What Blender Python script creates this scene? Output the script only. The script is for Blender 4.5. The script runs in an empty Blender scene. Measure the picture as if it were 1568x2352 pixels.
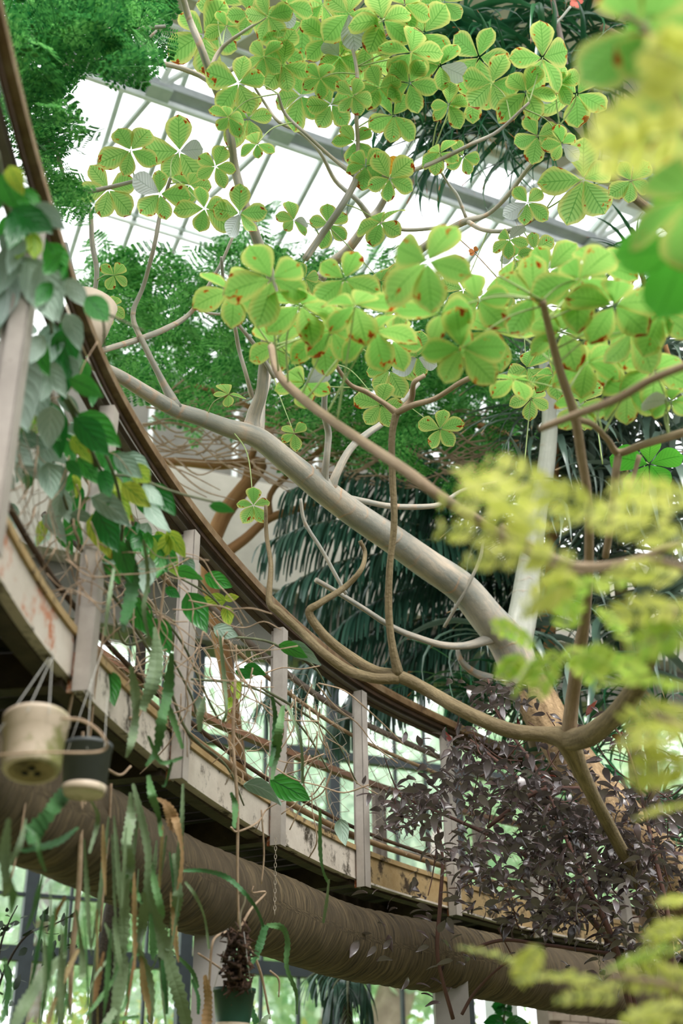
import bpy, math, random
import numpy as np
from mathutils import Vector, Matrix, Quaternion
random.seed(7); rng = random.Random(11)
SC = bpy.context.scene; COL = SC.collection
# ------------------------------------------------------------------ camera
F = 2850.0; CAM = Vector((0, 0, 1.6))
zc = Vector((720-784, 4000+1176, -F)).normalized()          # world up seen in camera axes
fw = Vector((0, 0, -1)); yc = (fw - zc*fw.dot(zc)).normalized(); xc = yc.cross(zc)
R = Matrix((xc, yc, zc))                                      # camera -> world rotation
cam = bpy.data.cameras.new('camera'); co = bpy.data.objects.new('camera', cam); COL.objects.link(co)
co.matrix_world = Matrix.Translation(CAM) @ R.to_4x4()
cam.sensor_fit = 'HORIZONTAL'; cam.sensor_width = 24; cam.lens = F/1568*24; cam.clip_end = 200
cam.dof.use_dof = True; cam.dof.focus_distance = 6.9; cam.dof.aperture_fstop = 1.3
SC.camera = co
# ------------------------------------------------------------------ sky and light
w = bpy.data.worlds.new('sky'); SC.world = w; w.use_nodes = True
wn = w.node_tree.nodes; wl = w.node_tree.links; wn.clear()
wo = wn.new('ShaderNodeOutputWorld'); wb = wn.new('ShaderNodeBackground')
tc = wn.new('ShaderNodeTexCoord'); nz = wn.new('ShaderNodeTexNoise'); rp = wn.new('ShaderNodeValToRGB')
nz.inputs['Scale'].default_value = 2.0; nz.inputs['Detail'].default_value = 5
rp.color_ramp.elements[0].color = (.90, .94, 1, 1); rp.color_ramp.elements[1].color = (1, 1, 1, 1)
wl.new(tc.outputs['Generated'], nz.inputs['Vector']); wl.new(nz.outputs['Fac'], rp.inputs['Fac'])
wl.new(rp.outputs['Color'], wb.inputs['Color']); wb.inputs['Strength'].default_value = 2.15
wl.new(wb.outputs[0], wo.inputs[0])
sl = bpy.data.lights.new('sun', 'SUN'); sl.energy = 2.0; sl.angle = math.radians(25); sl.color = (1, .97, .9)
so = bpy.data.objects.new('sun', sl); COL.objects.link(so); so.rotation_euler = (math.radians(38), math.radians(20), 0)
vs = SC.view_settings; vs.view_transform = 'Standard'; vs.look = 'None'; vs.gamma = 1; vs.exposure = 0.5; vs.use_curve_mapping = False
SC.cycles.transparent_max_bounces = 16

# ------------------------------------------------------------------ helpers
def P(px, py, d):                       # a point d metres along the view axis, where the photograph shows it
    return CAM + R @ Vector(((px-784)*d/F, -(py-1176)*d/F, -d))
def PZ(px, py, z):                      # a point at height z above eye level
    v = R @ Vector((px-784, -(py-1176), -F)); return CAM + v*(z/v.z)
def U(a): return Vector((math.sin(math.radians(a)), math.cos(math.radians(a)), 0))
def cr(pts, n=6):                       # smooth curve through points (any tuple length)
    a = np.array(pts, float); a = np.vstack([2*a[0]-a[1], a, 2*a[-1]-a[-2]]); o = []
    for i in range(1, len(a)-2):
        p0, p1, p2, p3 = a[i-1:i+3]
        for k in range(n):
            t = k/n; o.append(.5*((2*p1)+(-p0+p2)*t+(2*p0-5*p1+4*p2-p3)*t*t+(-p0+3*p1-3*p2+p3)*t**3))
    o.append(a[-2]); return np.array(o)
class MB:
    def __init__(s): s.v = []; s.f = []; s.uv = []
    def add(s, vs, fs, uvs=None):
        b = len(s.v); s.v += [tuple(v) for v in vs]; s.f += [tuple(i+b for i in f) for f in fs]
        s.uv += list(uvs) if uvs is not None else [(0, 0)]*len(vs)
    def tube(s, pts, rad, n=8, cap=True, lump=0):
        pts = [Vector(p) for p in pts]; N = len(pts)
        if not hasattr(rad, '__len__'): rad = [rad]*N
        vs, uv = [], []; L = 0; ref = None
        for i, p in enumerate(pts):
            t = (pts[min(i+1, N-1)]-pts[max(i-1, 0)])
            if t.length < 1e-9: t = Vector((0, 0, 1))
            t.normalize()
            if ref is None:
                ref = t.cross(Vector((0, 0, 1)) if abs(t.z) < .9 else Vector((1, 0, 0))).normalized()
            ref = (ref - t*ref.dot(t)).normalized(); b = t.cross(ref)
            if i: L += (p-pts[i-1]).length
            for k in range(n):
                a = 2*math.pi*k/n; r = rad[i]*(1+(rng.uniform(-lump, lump) if lump else 0))
                vs.append(p+(ref*math.cos(a)+b*math.sin(a))*r); uv.append((k/n, L))
        fs = [(i*n+k, i*n+(k+1) % n, (i+1)*n+(k+1) % n, (i+1)*n+k) for i in range(N-1) for k in range(n)]
        if cap: fs += [tuple(range(n))[::-1], tuple(range((N-1)*n, N*n))]
        s.add(vs, fs, uv)
    def box(s, c, x, y, z):             # centre and three half-axis vectors
        c, x, y, z = map(Vector, (c, x, y, z))
        vs = [c+x*a+y*b+z*d for a in (-1, 1) for b in (-1, 1) for d in (-1, 1)]
        s.add(vs, [(0, 1, 3, 2), (4, 6, 7, 5), (0, 4, 5, 1), (2, 3, 7, 6), (0, 2, 6, 4), (1, 5, 7, 3)],
              [(a, b) for a in (0, 1) for b in (0, 1) for d in (0, 1)])
    def lathe(s, prof, n=40, M=None):
        vs = []; N = len(prof)
        for r, z in prof:
            for k in range(n):
                a = 2*math.pi*k/n; v = Vector((r*math.cos(a), r*math.sin(a), z)); vs.append(M @ v if M else v)
        s.add(vs, [(i*n+k, i*n+(k+1) % n, (i+1)*n+(k+1) % n, (i+1)*n+k) for i in range(N-1) for k in range(n)],
              [(k/n, i/N) for i in range(N) for k in range(n)])
    def sweep(s, path, prof):           # path [(pos, side, up)], prof [(a,b)] closed
        n = len(prof); vs, uv = [], []; L = 0
        for i, (p, sd, up) in enumerate(path):
            if i: L += (p-path[i-1][0]).length
            for k, (a, b) in enumerate(prof): vs.append(p+sd*a+up*b); uv.append((k/n, L))
        N = len(path)
        fs = [(i*n+k, i*n+(k+1) % n, (i+1)*n+(k+1) % n, (i+1)*n+k) for i in range(N-1) for k in range(n)]
        fs += [tuple(range(n))[::-1], tuple(range((N-1)*n, N*n))]
        s.add(vs, fs, uv)
    def mesh(s, name, smooth=True):
        m = bpy.data.meshes.new(name); m.from_pydata(s.v, [], s.f)
        u = m.uv_layers.new(name='UVMap'); idx = np.empty(len(m.loops), np.int32); m.loops.foreach_get('vertex_index', idx)
        u.data.foreach_set('uv', np.array(s.uv, np.float32)[idx].ravel())
        if smooth: m.polygons.foreach_set('use_smooth', np.ones(len(m.polygons), bool))
        m.update(); return m
    def build(s, name, mat, parent=None, smooth=True, **kw):
        return obj(name, s.mesh(name, smooth), mat, parent, **kw)
ORIG = {}
def obj(name, me, mat, parent=None, M=None, **kw):
    if mat and not me.materials: me.materials.append(mat)
    o = bpy.data.objects.new(name, me); COL.objects.link(o)
    if parent is not None:
        o.parent = parent; base = ORIG.get(parent.name)
        if base is not None: o.matrix_parent_inverse = Matrix.Translation(-base)
    if M is not None: o.matrix_basis = M
    for k, v in kw.items(): o[k] = v
    return o
def thing(name, label, cat, loc, group=None, kind=None):
    o = bpy.data.objects.new(name, None); COL.objects.link(o); o.location = loc; ORIG[o.name] = Vector(loc)
    o.empty_display_size = .1
    if label: o['label'] = label
    if cat: o['category'] = cat
    if group: o['group'] = group
    if kind: o['kind'] = kind
    return o
def tag(o, label, cat, group=None, kind=None):
    o['label'] = label; o['category'] = cat
    if group: o['group'] = group
    if kind: o['kind'] = kind
    return o
def srgb(r, g, b):
    f = lambda c: (c/255/12.92 if c/255 <= .04045 else ((c/255+.055)/1.055)**2.4)
    return (f(r), f(g), f(b), 1)

# ------------------------------------------------------------------ materials
class NT:
    def __init__(s, name):
        s.m = bpy.data.materials.new(name); s.m.use_nodes = True; s.t = s.m.node_tree; s.t.nodes.clear()
        s.out = s.t.nodes.new('ShaderNodeOutputMaterial')
    def n(s, typ, **kw):
        x = s.t.nodes.new(typ)
        for k, v in kw.items(): setattr(x, k, v)
        return x
    def l(s, a, b): s.t.links.new(a, b)
    def math(s, op, a, b=None, clamp=False):
        x = s.n('ShaderNodeMath', operation=op, use_clamp=clamp)
        for i, v in enumerate((a, b)):
            if v is None: continue
            if isinstance(v, (int, float)): x.inputs[i].default_value = v
            else: s.l(v, x.inputs[i])
        return x.outputs[0]
    def mix(s, f, a, b):
        x = s.n('ShaderNodeMix', data_type='RGBA')
        for i, v in ((0, f), (6, a), (7, b)):
            if isinstance(v, (int, float)): x.inputs[i].default_value = v
            elif isinstance(v, tuple): x.inputs[i].default_value = v
            else: s.l(v, x.inputs[i])
        return x.outputs[2]
    def noise(s, scale, detail=4, vec=None, rough=.55):
        x = s.n('ShaderNodeTexNoise'); x.inputs['Scale'].default_value = scale; x.inputs['Detail'].default_value = detail; x.inputs['Roughness'].default_value = rough
        if vec is not None: s.l(vec, x.inputs['Vector'])
        return x.outputs['Fac']
    def ramp(s, f, stops):
        x = s.n('ShaderNodeValToRGB'); e = x.color_ramp.elements
        e[0].position, e[0].color = stops[0]; e[1].position, e[1].color = stops[-1]
        for p, c in stops[1:-1]: q = e.new(p); q.color = c
        s.l(f, x.inputs['Fac']); return x.outputs['Color']
def surf(name, stops, scale=6, rough=.7, bump=.2, metal=0, stretch=None, stain=None, stain_scale=2.5, stain_at=.58, bscale=None):
    t = NT(name); tcn = t.n('ShaderNodeTexCoord'); v = tcn.outputs['Object']
    if stretch:
        mp = t.n('ShaderNodeMapping'); mp.inputs['Scale'].default_value = stretch; t.l(v, mp.inputs['Vector']); v = mp.outputs[0]
    f = t.noise(scale, 6, v, .65); c = t.ramp(f, stops)
    if stain:
        g = t.noise(stain_scale, 8, v, .7); k = t.ramp(g, [(stain_at, (0, 0, 0, 1)), (stain_at+.1, (1, 1, 1, 1))]); c = t.mix(k, c, stain)
    p = t.n('ShaderNodeBsdfPrincipled'); t.l(c, p.inputs['Base Color']); p.inputs['Roughness'].default_value = rough; p.inputs['Metallic'].default_value = metal
    b = t.n('ShaderNodeBump'); b.inputs['Strength'].default_value = bump; b.inputs['Distance'].default_value = .01
    t.l(t.noise(bscale or scale*3, 6, v), b.inputs['Height']); t.l(b.outputs[0], p.inputs['Normal']); t.l(p.outputs[0], t.out.inputs[0]); return t.m
def leafmat(name, a, b, edge=None, brown=None, veins=0, trans=.45, rough=.5, under=None, spec=.35, veincol=None, vstep=9, brown_at=.64, tipbrown=None):
    t = NT(name); oi = t.n('ShaderNodeObjectInfo'); ge = t.n('ShaderNodeNewGeometry')
    r = t.math('FRACT', t.math('ADD', oi.outputs['Random'], ge.outputs['Random Per Island']))
    c = t.mix(r, a, b)
    uvn = t.n('ShaderNodeUVMap'); sp = t.n('ShaderNodeSeparateXYZ'); t.l(uvn.outputs[0], sp.inputs[0]); u, v = sp.outputs[0], sp.outputs[1]
    au = t.math('MULTIPLY', t.math('ABSOLUTE', t.math('SUBTRACT', u, .5)), 2)
    bumpsrc = None
    if veins:
        ph = t.math('MULTIPLY', t.math('SUBTRACT', t.math('MULTIPLY', v, vstep), t.math('MULTIPLY', au, 2.2)), 6.283)
        s = t.math('POWER', t.math('ADD', t.math('MULTIPLY', t.math('SINE', ph), .5), .5), 3)
        mid = t.math('LESS_THAN', au, .045)
        k = t.math('MAXIMUM', t.math('MULTIPLY', s, veins), mid)
        c = t.mix(k, c, veincol or b); bumpsrc = s
    if edge:
        ev = t.math('ADD', au, t.math('MULTIPLY', t.math('MAXIMUM', t.math('SUBTRACT', v, .8), 0), 3.0))
        en = t.math('ADD', ev, t.math('MULTIPLY', t.noise(14, 3, uvn.outputs[0]), .3))
        k = t.ramp(en, [(.75, (0, 0, 0, 1)), (1.2, (1, 1, 1, 1))]); c = t.mix(t.math('MULTIPLY', k, .9), c, edge)
    if brown:
        x = t.n('ShaderNodeVectorMath', operation='ADD'); t.l(uvn.outputs[0], x.inputs[0])
        cx = t.n('ShaderNodeCombineXYZ'); t.l(t.math('MULTIPLY', r, 37), cx.inputs[0]); t.l(t.math('MULTIPLY', r, 91), cx.inputs[1]); t.l(cx.outputs[0], x.inputs[1])
        nn = t.math('ADD', t.noise(2.6, 3, x.outputs[0]), t.math('MULTIPLY', t.math('SUBTRACT', v, .75), .22))
        nn = t.math('ADD', nn, t.math('MULTIPLY', t.math('SUBTRACT', au, .6), .08))
        k = t.ramp(nn, [(brown_at, (0, 0, 0, 1)), (brown_at+.02, (1, 1, 1, 1))])
        c = t.mix(k, c, t.ramp(nn, [(brown_at, srgb(225, 130, 30)), (brown_at+.05, brown)]))
    if tipbrown:
        c = t.mix(t.ramp(v, [(.93, (0, 0, 0, 1)), (.97, (1, 1, 1, 1))]), c, tipbrown)
    if under: c = t.mix(t.math('MULTIPLY', ge.outputs['Backfacing'], .85), c, under)
    p = t.n('ShaderNodeBsdfPrincipled'); t.l(c, p.inputs['Base Color']); p.inputs['Roughness'].default_value = rough; p.inputs['Specular IOR Level'].default_value = spec
    tr = t.n('ShaderNodeBsdfTranslucent'); t.l(c, tr.inputs[0]); mx = t.n('ShaderNodeMixShader'); mx.inputs[0].default_value = trans
    if bumpsrc is not None:
        b_ = t.n('ShaderNodeBump'); b_.inputs['Strength'].default_value = .25; b_.inputs['Distance'].default_value = .01; b_.invert = True
        t.l(bumpsrc, b_.inputs['Height']); t.l(b_.outputs[0], p.inputs['Normal'])
    t.l(p.outputs[0], mx.inputs[1]); t.l(tr.outputs[0], mx.inputs[2]); t.l(mx.outputs[0], t.out.inputs[0]); return t.m
def barkmat(name, a, b, ring=None, scale=14, bump=.4):
    t = NT(name); tcn = t.n('ShaderNodeTexCoord'); uvn = t.n('ShaderNodeUVMap')
    mp = t.n('ShaderNodeMapping'); mp.inputs['Scale'].default_value = (scale*.7, scale*.22, 1); t.l(uvn.outputs[0], mp.inputs['Vector'])
    vv = t.n('ShaderNodeVectorMath', operation='ADD'); t.l(mp.outputs[0], vv.inputs[0]); t.l(tcn.outputs['Object'], vv.inputs[1])
    c = t.ramp(t.noise(1.6, 8, vv.outputs[0], .7), [(.34, a), (.5, tuple((x+y)/2 for x, y in zip(a, b))), (.66, b)])
    g = t.noise(3.0, 4, tcn.outputs['Object']); c = t.mix(t.ramp(g, [(.42, (0, 0, 0, 1)), (.62, (.6, .6, .6, 1))]), c, a)
    h = t.noise(scale*2.5, 8, tcn.outputs['Object'])
    if ring:
        sp = t.n('ShaderNodeSeparateXYZ'); t.l(uvn.outputs[0], sp.inputs[0])
        q = t.math('ADD', t.math('MULTIPLY', sp.outputs[1], 22), t.math('MULTIPLY', t.noise(5, 3, tcn.outputs['Object']), 5))
        s = t.math('POWER', t.math('ADD', t.math('MULTIPLY', t.math('SINE', t.math('MULTIPLY', q, 2.2)), .5), .5), 14)
        s = t.math('MULTIPLY', s, t.ramp(t.noise(4, 3, tcn.outputs['Object']), [(.5, (0, 0, 0, 1)), (.7, (.8, .8, .8, 1))])); c = t.mix(s, c, ring); h = t.math('ADD', h, s)
    p = t.n('ShaderNodeBsdfPrincipled'); t.l(c, p.inputs['Base Color']); p.inputs['Roughness'].default_value = .8
    bp = t.n('ShaderNodeBump'); bp.inputs['Strength'].default_value = bump; bp.inputs['Distance'].default_value = .01
    t.l(h, bp.inputs['Height']); t.l(bp.outputs[0], p.inputs['Normal']); t.l(p.outputs[0], t.out.inputs[0]); return t.m
W = (1, 1, 1, 1)
M = {}
M['soffit'] = surf('painted_soffit', [(.3, srgb(168, 163, 143)), (.7, srgb(185, 180, 160))], 3, .9, .05)
M['band'] = surf('painted_concrete', [(.3, srgb(158, 154, 142)), (.7, srgb(182, 177, 164))], 2, .9, .08)
M['banddark'] = surf('grey_concrete', [(.3, srgb(100, 98, 90)), (.7, srgb(120, 117, 108))], 2, .9, .08)
M['white'] = surf('white_painted_steel', [(.3, srgb(205, 212, 208)), (.7, srgb(228, 232, 230))], 8, .5, .05)
M['rafter'] = surf('grey_green_rafter_paint', [(.3, srgb(160, 172, 163)), (.7, srgb(178, 188, 180))], 8, .5, .05)
M['greybeam'] = surf('grey_beam_paint', [(.3, srgb(140, 146, 146)), (.7, srgb(165, 170, 170))], 5, .6, .05)
M['darkframe'] = surf('dark_window_paint', [(.3, srgb(38, 48, 52)), (.7, srgb(52, 62, 66))], 6, .5, .05)
M['post'] = surf('grey_post_paint', [(.3, srgb(148, 139, 130)), (.7, srgb(176, 167, 157))], 5, .6, .12, stain=srgb(96, 84, 66), stain_scale=3.5, stain_at=.62)
M['rust'] = surf('flaking_rust', [(.35, srgb(70, 40, 24)), (.5, srgb(150, 82, 40)), (.65, srgb(188, 170, 148))], 22, .85, .6)
M['fascia'] = surf('weathered_fascia_paint', [(.3, srgb(184, 172, 158)), (.7, srgb(210, 200, 186))], 5, .7, .2, stain=srgb(64, 56, 42), stain_scale=6, stain_at=.52)
M['fasciarust'] = surf('rusting_fascia_paint', [(.3, srgb(186, 174, 160)), (.7, srgb(206, 196, 184))], 5, .7, .3, stain=srgb(176, 96, 48), stain_scale=4, stain_at=.53)
M['fasciaochre'] = surf('algae_stained_fascia', [(.3, srgb(150, 122, 78)), (.7, srgb(184, 160, 118))], 7, .8, .3, stain=srgb(60, 44, 22), stain_scale=7, stain_at=.5)
M['rail'] = surf('brown_rail_paint', [(.3, srgb(92, 68, 44)), (.5, srgb(118, 92, 62)), (.7, srgb(138, 118, 92))], 9, .55, .25, stain=srgb(48, 38, 28), stain_scale=5, stain_at=.6)
M['railgrey'] = surf('grey_channel_paint', [(.3, srgb(94, 86, 80)), (.7, srgb(122, 112, 104))], 6, .55, .15)
M['raildark'] = surf('dark_brown_channel', [(.3, srgb(50, 36, 26)), (.7, srgb(84, 60, 38))], 9, .7, .3)
M['pipe'] = surf('grey_brown_pipe', [(.3, srgb(112, 98, 88)), (.7, srgb(142, 128, 116))], 8, .5, .1)
M['tanpipe'] = surf('tan_bamboo_pipe', [(.3, srgb(140, 114, 84)), (.7, srgb(172, 146, 112))], 8, .6, .1)
M['backrail'] = surf('red_brown_back_rail', [(.3, srgb(110, 76, 54)), (.7, srgb(142, 104, 78))], 8, .6, .1)
M['plank'] = surf('dark_deck_board', [(.3, srgb(30, 26, 20)), (.7, srgb(52, 44, 34))], 8, .9, .4)
M['joist'] = surf('dark_steel_joist', [(.3, srgb(44, 34, 24)), (.7, srgb(74, 60, 44))], 8, .8, .4)
t = NT('stained_ring_beam_concrete'); u_ = t.n('ShaderNodeUVMap'); sp = t.n('ShaderNodeSeparateXYZ'); t.l(u_.outputs[0], sp.inputs[0]); tc_ = t.n('ShaderNodeTexCoord')
w1 = t.noise(3.5, 6, tc_.outputs['Object']); q_ = t.math('SUBTRACT', t.math('MULTIPLY', sp.outputs[1], 11.76), sp.outputs[0])
q_ = t.math('ADD', q_, t.math('MULTIPLY', w1, .9)); cx = t.n('ShaderNodeCombineXYZ'); t.l(t.math('MULTIPLY', q_, 3.0), cx.inputs[0]); t.l(t.math('MULTIPLY', sp.outputs[0], 2.0), cx.inputs[1])
f_ = t.noise(1.6, 7, cx.outputs[0], .7); c_ = t.ramp(f_, [(.32, srgb(36, 29, 20)), (.46, srgb(78, 66, 46)), (.58, srgb(108, 92, 66)), (.72, srgb(140, 122, 92))])
g_ = t.ramp(t.noise(1.7, 8, tc_.outputs['Object'], .7), [(.45, (0, 0, 0, 1)), (.6, (.8, .8, .8, 1))]); c_ = t.mix(g_, c_, srgb(74, 62, 44))
p_ = t.n('ShaderNodeBsdfPrincipled'); t.l(c_, p_.inputs['Base Color']); p_.inputs['Roughness'].default_value = .85; b_ = t.n('ShaderNodeBump'); b_.inputs['Strength'].default_value = .6; b_.inputs['Distance'].default_value = .02
t.l(f_, b_.inputs['Height']); t.l(b_.outputs[0], p_.inputs['Normal']); t.l(p_.outputs[0], t.out.inputs[0]); M['duct'] = t.m
M['column'] = surf('grey_column_paint', [(.3, srgb(140, 134, 130)), (.7, srgb(160, 154, 150))], 3, .8, .1)
M['brick'] = surf('pale_painted_brick', [(.3, srgb(168, 150, 136)), (.7, srgb(196, 180, 166))], 8, .9, .4)
M['mortar'] = surf('mortar', [(.3, srgb(140, 126, 114)), (.7, srgb(156, 142, 130))], 12, .9, .4)
M['wire'] = surf('galvanised_wire', [(.3, srgb(150, 138, 120)), (.7, srgb(180, 168, 150))], 12, .5, .05, metal=.3)
M['rope'] = surf('white_hanging_wire', [(.3, srgb(170, 168, 160)), (.7, srgb(200, 198, 190))], 12, .5, .05)
M['potbeige'] = surf('algae_marked_beige_plastic', [(.3, srgb(190, 172, 150)), (.7, srgb(216, 198, 178))], 4, .5, .08, stain=srgb(128, 128, 76), stain_scale=5, stain_at=.54)
M['potolive'] = surf('olive_stained_pot_underside', [(.3, srgb(120, 104, 66)), (.7, srgb(158, 140, 100))], 12, .6, .15, stain=srgb(84, 72, 40), stain_scale=8, stain_at=.5)
M['potgrey'] = surf('dark_grey_plastic', [(.3, srgb(58, 62, 62)), (.7, srgb(78, 82, 82))], 4, .5, .05)
M['potgreen'] = surf('dark_green_plastic', [(.3, srgb(14, 52, 38)), (.7, srgb(24, 68, 50))], 4, .45, .05)
M['hole'] = surf('black_hole', [(.3, srgb(14, 12, 10)), (.7, srgb(24, 20, 16))], 4, .9, .05)
M['soil'] = surf('fibrous_soil', [(.3, srgb(40, 28, 20)), (.6, srgb(84, 60, 44)), (.8, srgb(150, 112, 84))], 30, .95, .9)
M['twig'] = surf('dry_tan_twig', [(.3, srgb(140, 116, 92)), (.7, srgb(190, 164, 138))], 14, .8, .3)
M['twiggreen'] = surf('olive_vine_stem', [(.3, srgb(74, 80, 56)), (.7, srgb(118, 122, 92))], 14, .7, .2)
M['petiole'] = surf('green_petiole', [(.3, srgb(140, 160, 96)), (.7, srgb(166, 184, 120))], 14, .5, .05)
M['ground'] = surf('dark_soil_ground', [(.3, srgb(80, 76, 52)), (.7, srgb(120, 124, 84))], 2, .95, .5)
M['lawn'] = surf('lawn_ground', [(.3, srgb(120, 156, 70)), (.7, srgb(180, 200, 110))], 1, .95, .5)
M['bark'] = barkmat('smooth_pale_bark', srgb(134, 138, 132), srgb(206, 188, 166), srgb(200, 156, 120), 9)
M['barkpale'] = barkmat('grey_green_bark', srgb(158, 160, 146), srgb(194, 194, 182), srgb(170, 150, 130), 8)
M['barkbrown'] = barkmat('olive_brown_bark', srgb(92, 78, 52), srgb(150, 132, 98), None, 20, .6)
M['barktan'] = barkmat('tan_blurred_bark', srgb(126, 106, 82), srgb(174, 152, 126), None, 12, .4)
M['barkrough'] = barkmat('fissured_trunk_bark', srgb(112, 88, 58), srgb(186, 156, 116), srgb(70, 52, 34), 22, .9)
M['barkdark'] = barkmat('dark_wet_bark', srgb(30, 24, 18), srgb(62, 50, 38), None, 18, .8)
M['barkorange'] = barkmat('orange_brown_bark', srgb(136, 96, 56), srgb(168, 126, 82), None, 10, .3)
M['barkpurple'] = barkmat('purple_brown_twig', srgb(70, 46, 40), srgb(112, 76, 62), None, 18, .4)
M['barkout'] = barkmat('outdoor_pine_bark', srgb(128, 108, 96), srgb(176, 156, 142), None, 6, .4)
M['leafA'] = leafmat('chestnut_like_leaf', srgb(130, 192, 96), srgb(170, 212, 118), edge=srgb(208, 212, 124), brown=srgb(132, 62, 22), veins=.75, trans=.5, veincol=srgb(112, 170, 80), brown_at=.61)
M['leafN'] = leafmat('near_leaf', srgb(128, 190, 88), srgb(160, 206, 106), edge=srgb(196, 206, 112), brown=srgb(140, 60, 20), veins=.4, trans=.5, veincol=srgb(112, 170, 74), brown_at=.60)
M['leafB'] = leafmat('saturated_green_leaf', srgb(84, 176, 56), srgb(110, 192, 66), veins=.3, trans=.5, veincol=srgb(70, 150, 44))
M['leafO'] = leafmat('orange_dying_leaf', srgb(240, 170, 50), srgb(244, 184, 70), veins=.5, trans=.5, veincol=srgb(220, 140, 40))
M['leafP'] = leafmat('pale_leaf_back', srgb(190, 198, 196), srgb(214, 218, 218), veins=.3, trans=.2, veincol=srgb(176, 186, 182))
M['feather'] = leafmat('feathery_green_leaflet', srgb(24, 112, 46), srgb(134, 208, 112), trans=.5, rough=.4)  # dark end of the random greens stands in for shadows among the leaves
M['featherdark'] = leafmat('dark_feathery_leaflet', srgb(22, 96, 48), srgb(92, 168, 84), trans=.45, rough=.4)
M['yellow'] = leafmat('yellow_green_leaflet', srgb(206, 214, 104), srgb(230, 230, 140), trans=.5)
M['yellowgreen'] = leafmat('lime_leaflet', srgb(160, 200, 84), srgb(206, 220, 112), trans=.5)
M['strapD'] = leafmat('dark_strap_leaf', srgb(22, 74, 48), srgb(50, 112, 66), trans=.2, rough=.28, spec=.8, tipbrown=srgb(190, 110, 50))
M['strapG'] = leafmat('grey_green_strap_leaf', srgb(70, 98, 82), srgb(132, 148, 136), trans=.15, rough=.28, spec=.9, tipbrown=srgb(190, 160, 120))
M['palm'] = leafmat('blue_green_palm_leaflet', srgb(34, 70, 56), srgb(66, 104, 86), trans=.15, rough=.3, spec=.8)
M['purple'] = leafmat('purple_brown_leaf', srgb(40, 26, 22), srgb(92, 76, 74), trans=.12, rough=.3, spec=1.0, under=srgb(112, 102, 102))
M['purplered'] = leafmat('red_brown_leaf', srgb(84, 30, 24), srgb(110, 52, 36), trans=.3, rough=.4)
M['vine'] = leafmat('glossy_vine_leaf', srgb(24, 112, 40), srgb(70, 158, 56), brown=None, veins=.25, trans=.35, rough=.3, spec=.8, veincol=srgb(20, 84, 32), vstep=5)
M['vinegrey'] = leafmat('grey_green_vine_leaf', srgb(120, 152, 130), srgb(168, 190, 172), veins=.2, trans=.15, rough=.5, spec=.6, veincol=srgb(176, 194, 180), vstep=5)
M['vineyellow'] = leafmat('yellowing_vine_leaf', srgb(150, 180, 60), srgb(196, 204, 80), brown=srgb(150, 80, 30), veins=.4, trans=.5, veincol=srgb(60, 140, 50), vstep=5)
M['cactus'] = leafmat('flat_cactus_stem', srgb(104, 128, 94), srgb(146, 162, 130), trans=.15, rough=.45, veins=0, under=srgb(128, 150, 112))
M['cactusgreen'] = leafmat('fresh_cactus_stem', srgb(70, 122, 74), srgb(112, 154, 98), trans=.25, rough=.45)
M['cactusdry'] = leafmat('drying_cactus_stem', srgb(150, 138, 92), srgb(186, 140, 104), trans=.15, rough=.6)
M['outleaf'] = leafmat('outdoor_leaf', srgb(158, 194, 158), srgb(214, 228, 200), trans=.6)
M['outbush'] = leafmat('outdoor_bush_leaf', srgb(150, 190, 90), srgb(222, 214, 130), trans=.5)
M['flower'] = leafmat('coral_petal', srgb(238, 120, 104), srgb(246, 140, 120), trans=.4)
M['butterfly'] = surf('orange_black_wing', [(.46, srgb(20, 14, 10)), (.5, srgb(226, 130, 40)), (.7, srgb(236, 150, 60))], 90, .6, .0)
g = NT('window_glass'); a = g.n('ShaderNodeBsdfTransparent'); b = g.n('ShaderNodeBsdfGlossy'); b.inputs['Roughness'].default_value = .05
mx = g.n('ShaderNodeMixShader'); mx.inputs[0].default_value = .07; a.inputs[0].default_value = (.95, .98, .96, 1)
g.l(a.outputs[0], mx.inputs[1]); g.l(b.outputs[0], mx.inputs[2]); g.l(mx.outputs[0], g.out.inputs[0]); M['glass'] = g.m
g = NT('dusty_roof_glass'); a = g.n('ShaderNodeBsdfTransparent'); b = g.n('ShaderNodeBsdfTranslucent'); tcc = g.n('ShaderNodeTexCoord')
mx = g.n('ShaderNodeMixShader'); g.l(g.ramp(g.noise(1.2, 8, tcc.outputs['Object'], .7), [(.35, (.05, .05, .05, 1)), (.75, (.35, .35, .35, 1))]), mx.inputs[0])
b.inputs[0].default_value = (.9, .92, .92, 1)
g.l(a.outputs[0], mx.inputs[1]); g.l(b.outputs[0], mx.inputs[2]); g.l(mx.outputs[0], g.out.inputs[0]); M['roofglass'] = g.m

# ------------------------------------------------------------------ ground, outdoors
def slab(name, c, x, y, z, mat, parent=None, **kw):
    m = MB(); m.box(c, x, y, z); return m.build(name, mat, parent, False, **kw)
UA, VA = U(65), U(-25)                                   # building axes: along and away through the back wall
WD = 12.5                                                # distance of the back wall along VA
def B(a, b, z): v = UA*a+VA*b; return Vector((v.x, v.y, 1.6+z))
slab('floor', B(0, 2, -1.65), UA*16, VA*(WD-2), Vector((0, 0, .05)), M['ground'], kind='structure', label='dark planted ground inside the greenhouse')
slab('lawn', B(0, WD+30.2, -1.7), UA*50, VA*30, Vector((0, 0, .05)), M['lawn'], kind='structure', label='sunlit lawn outside the windows')

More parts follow.
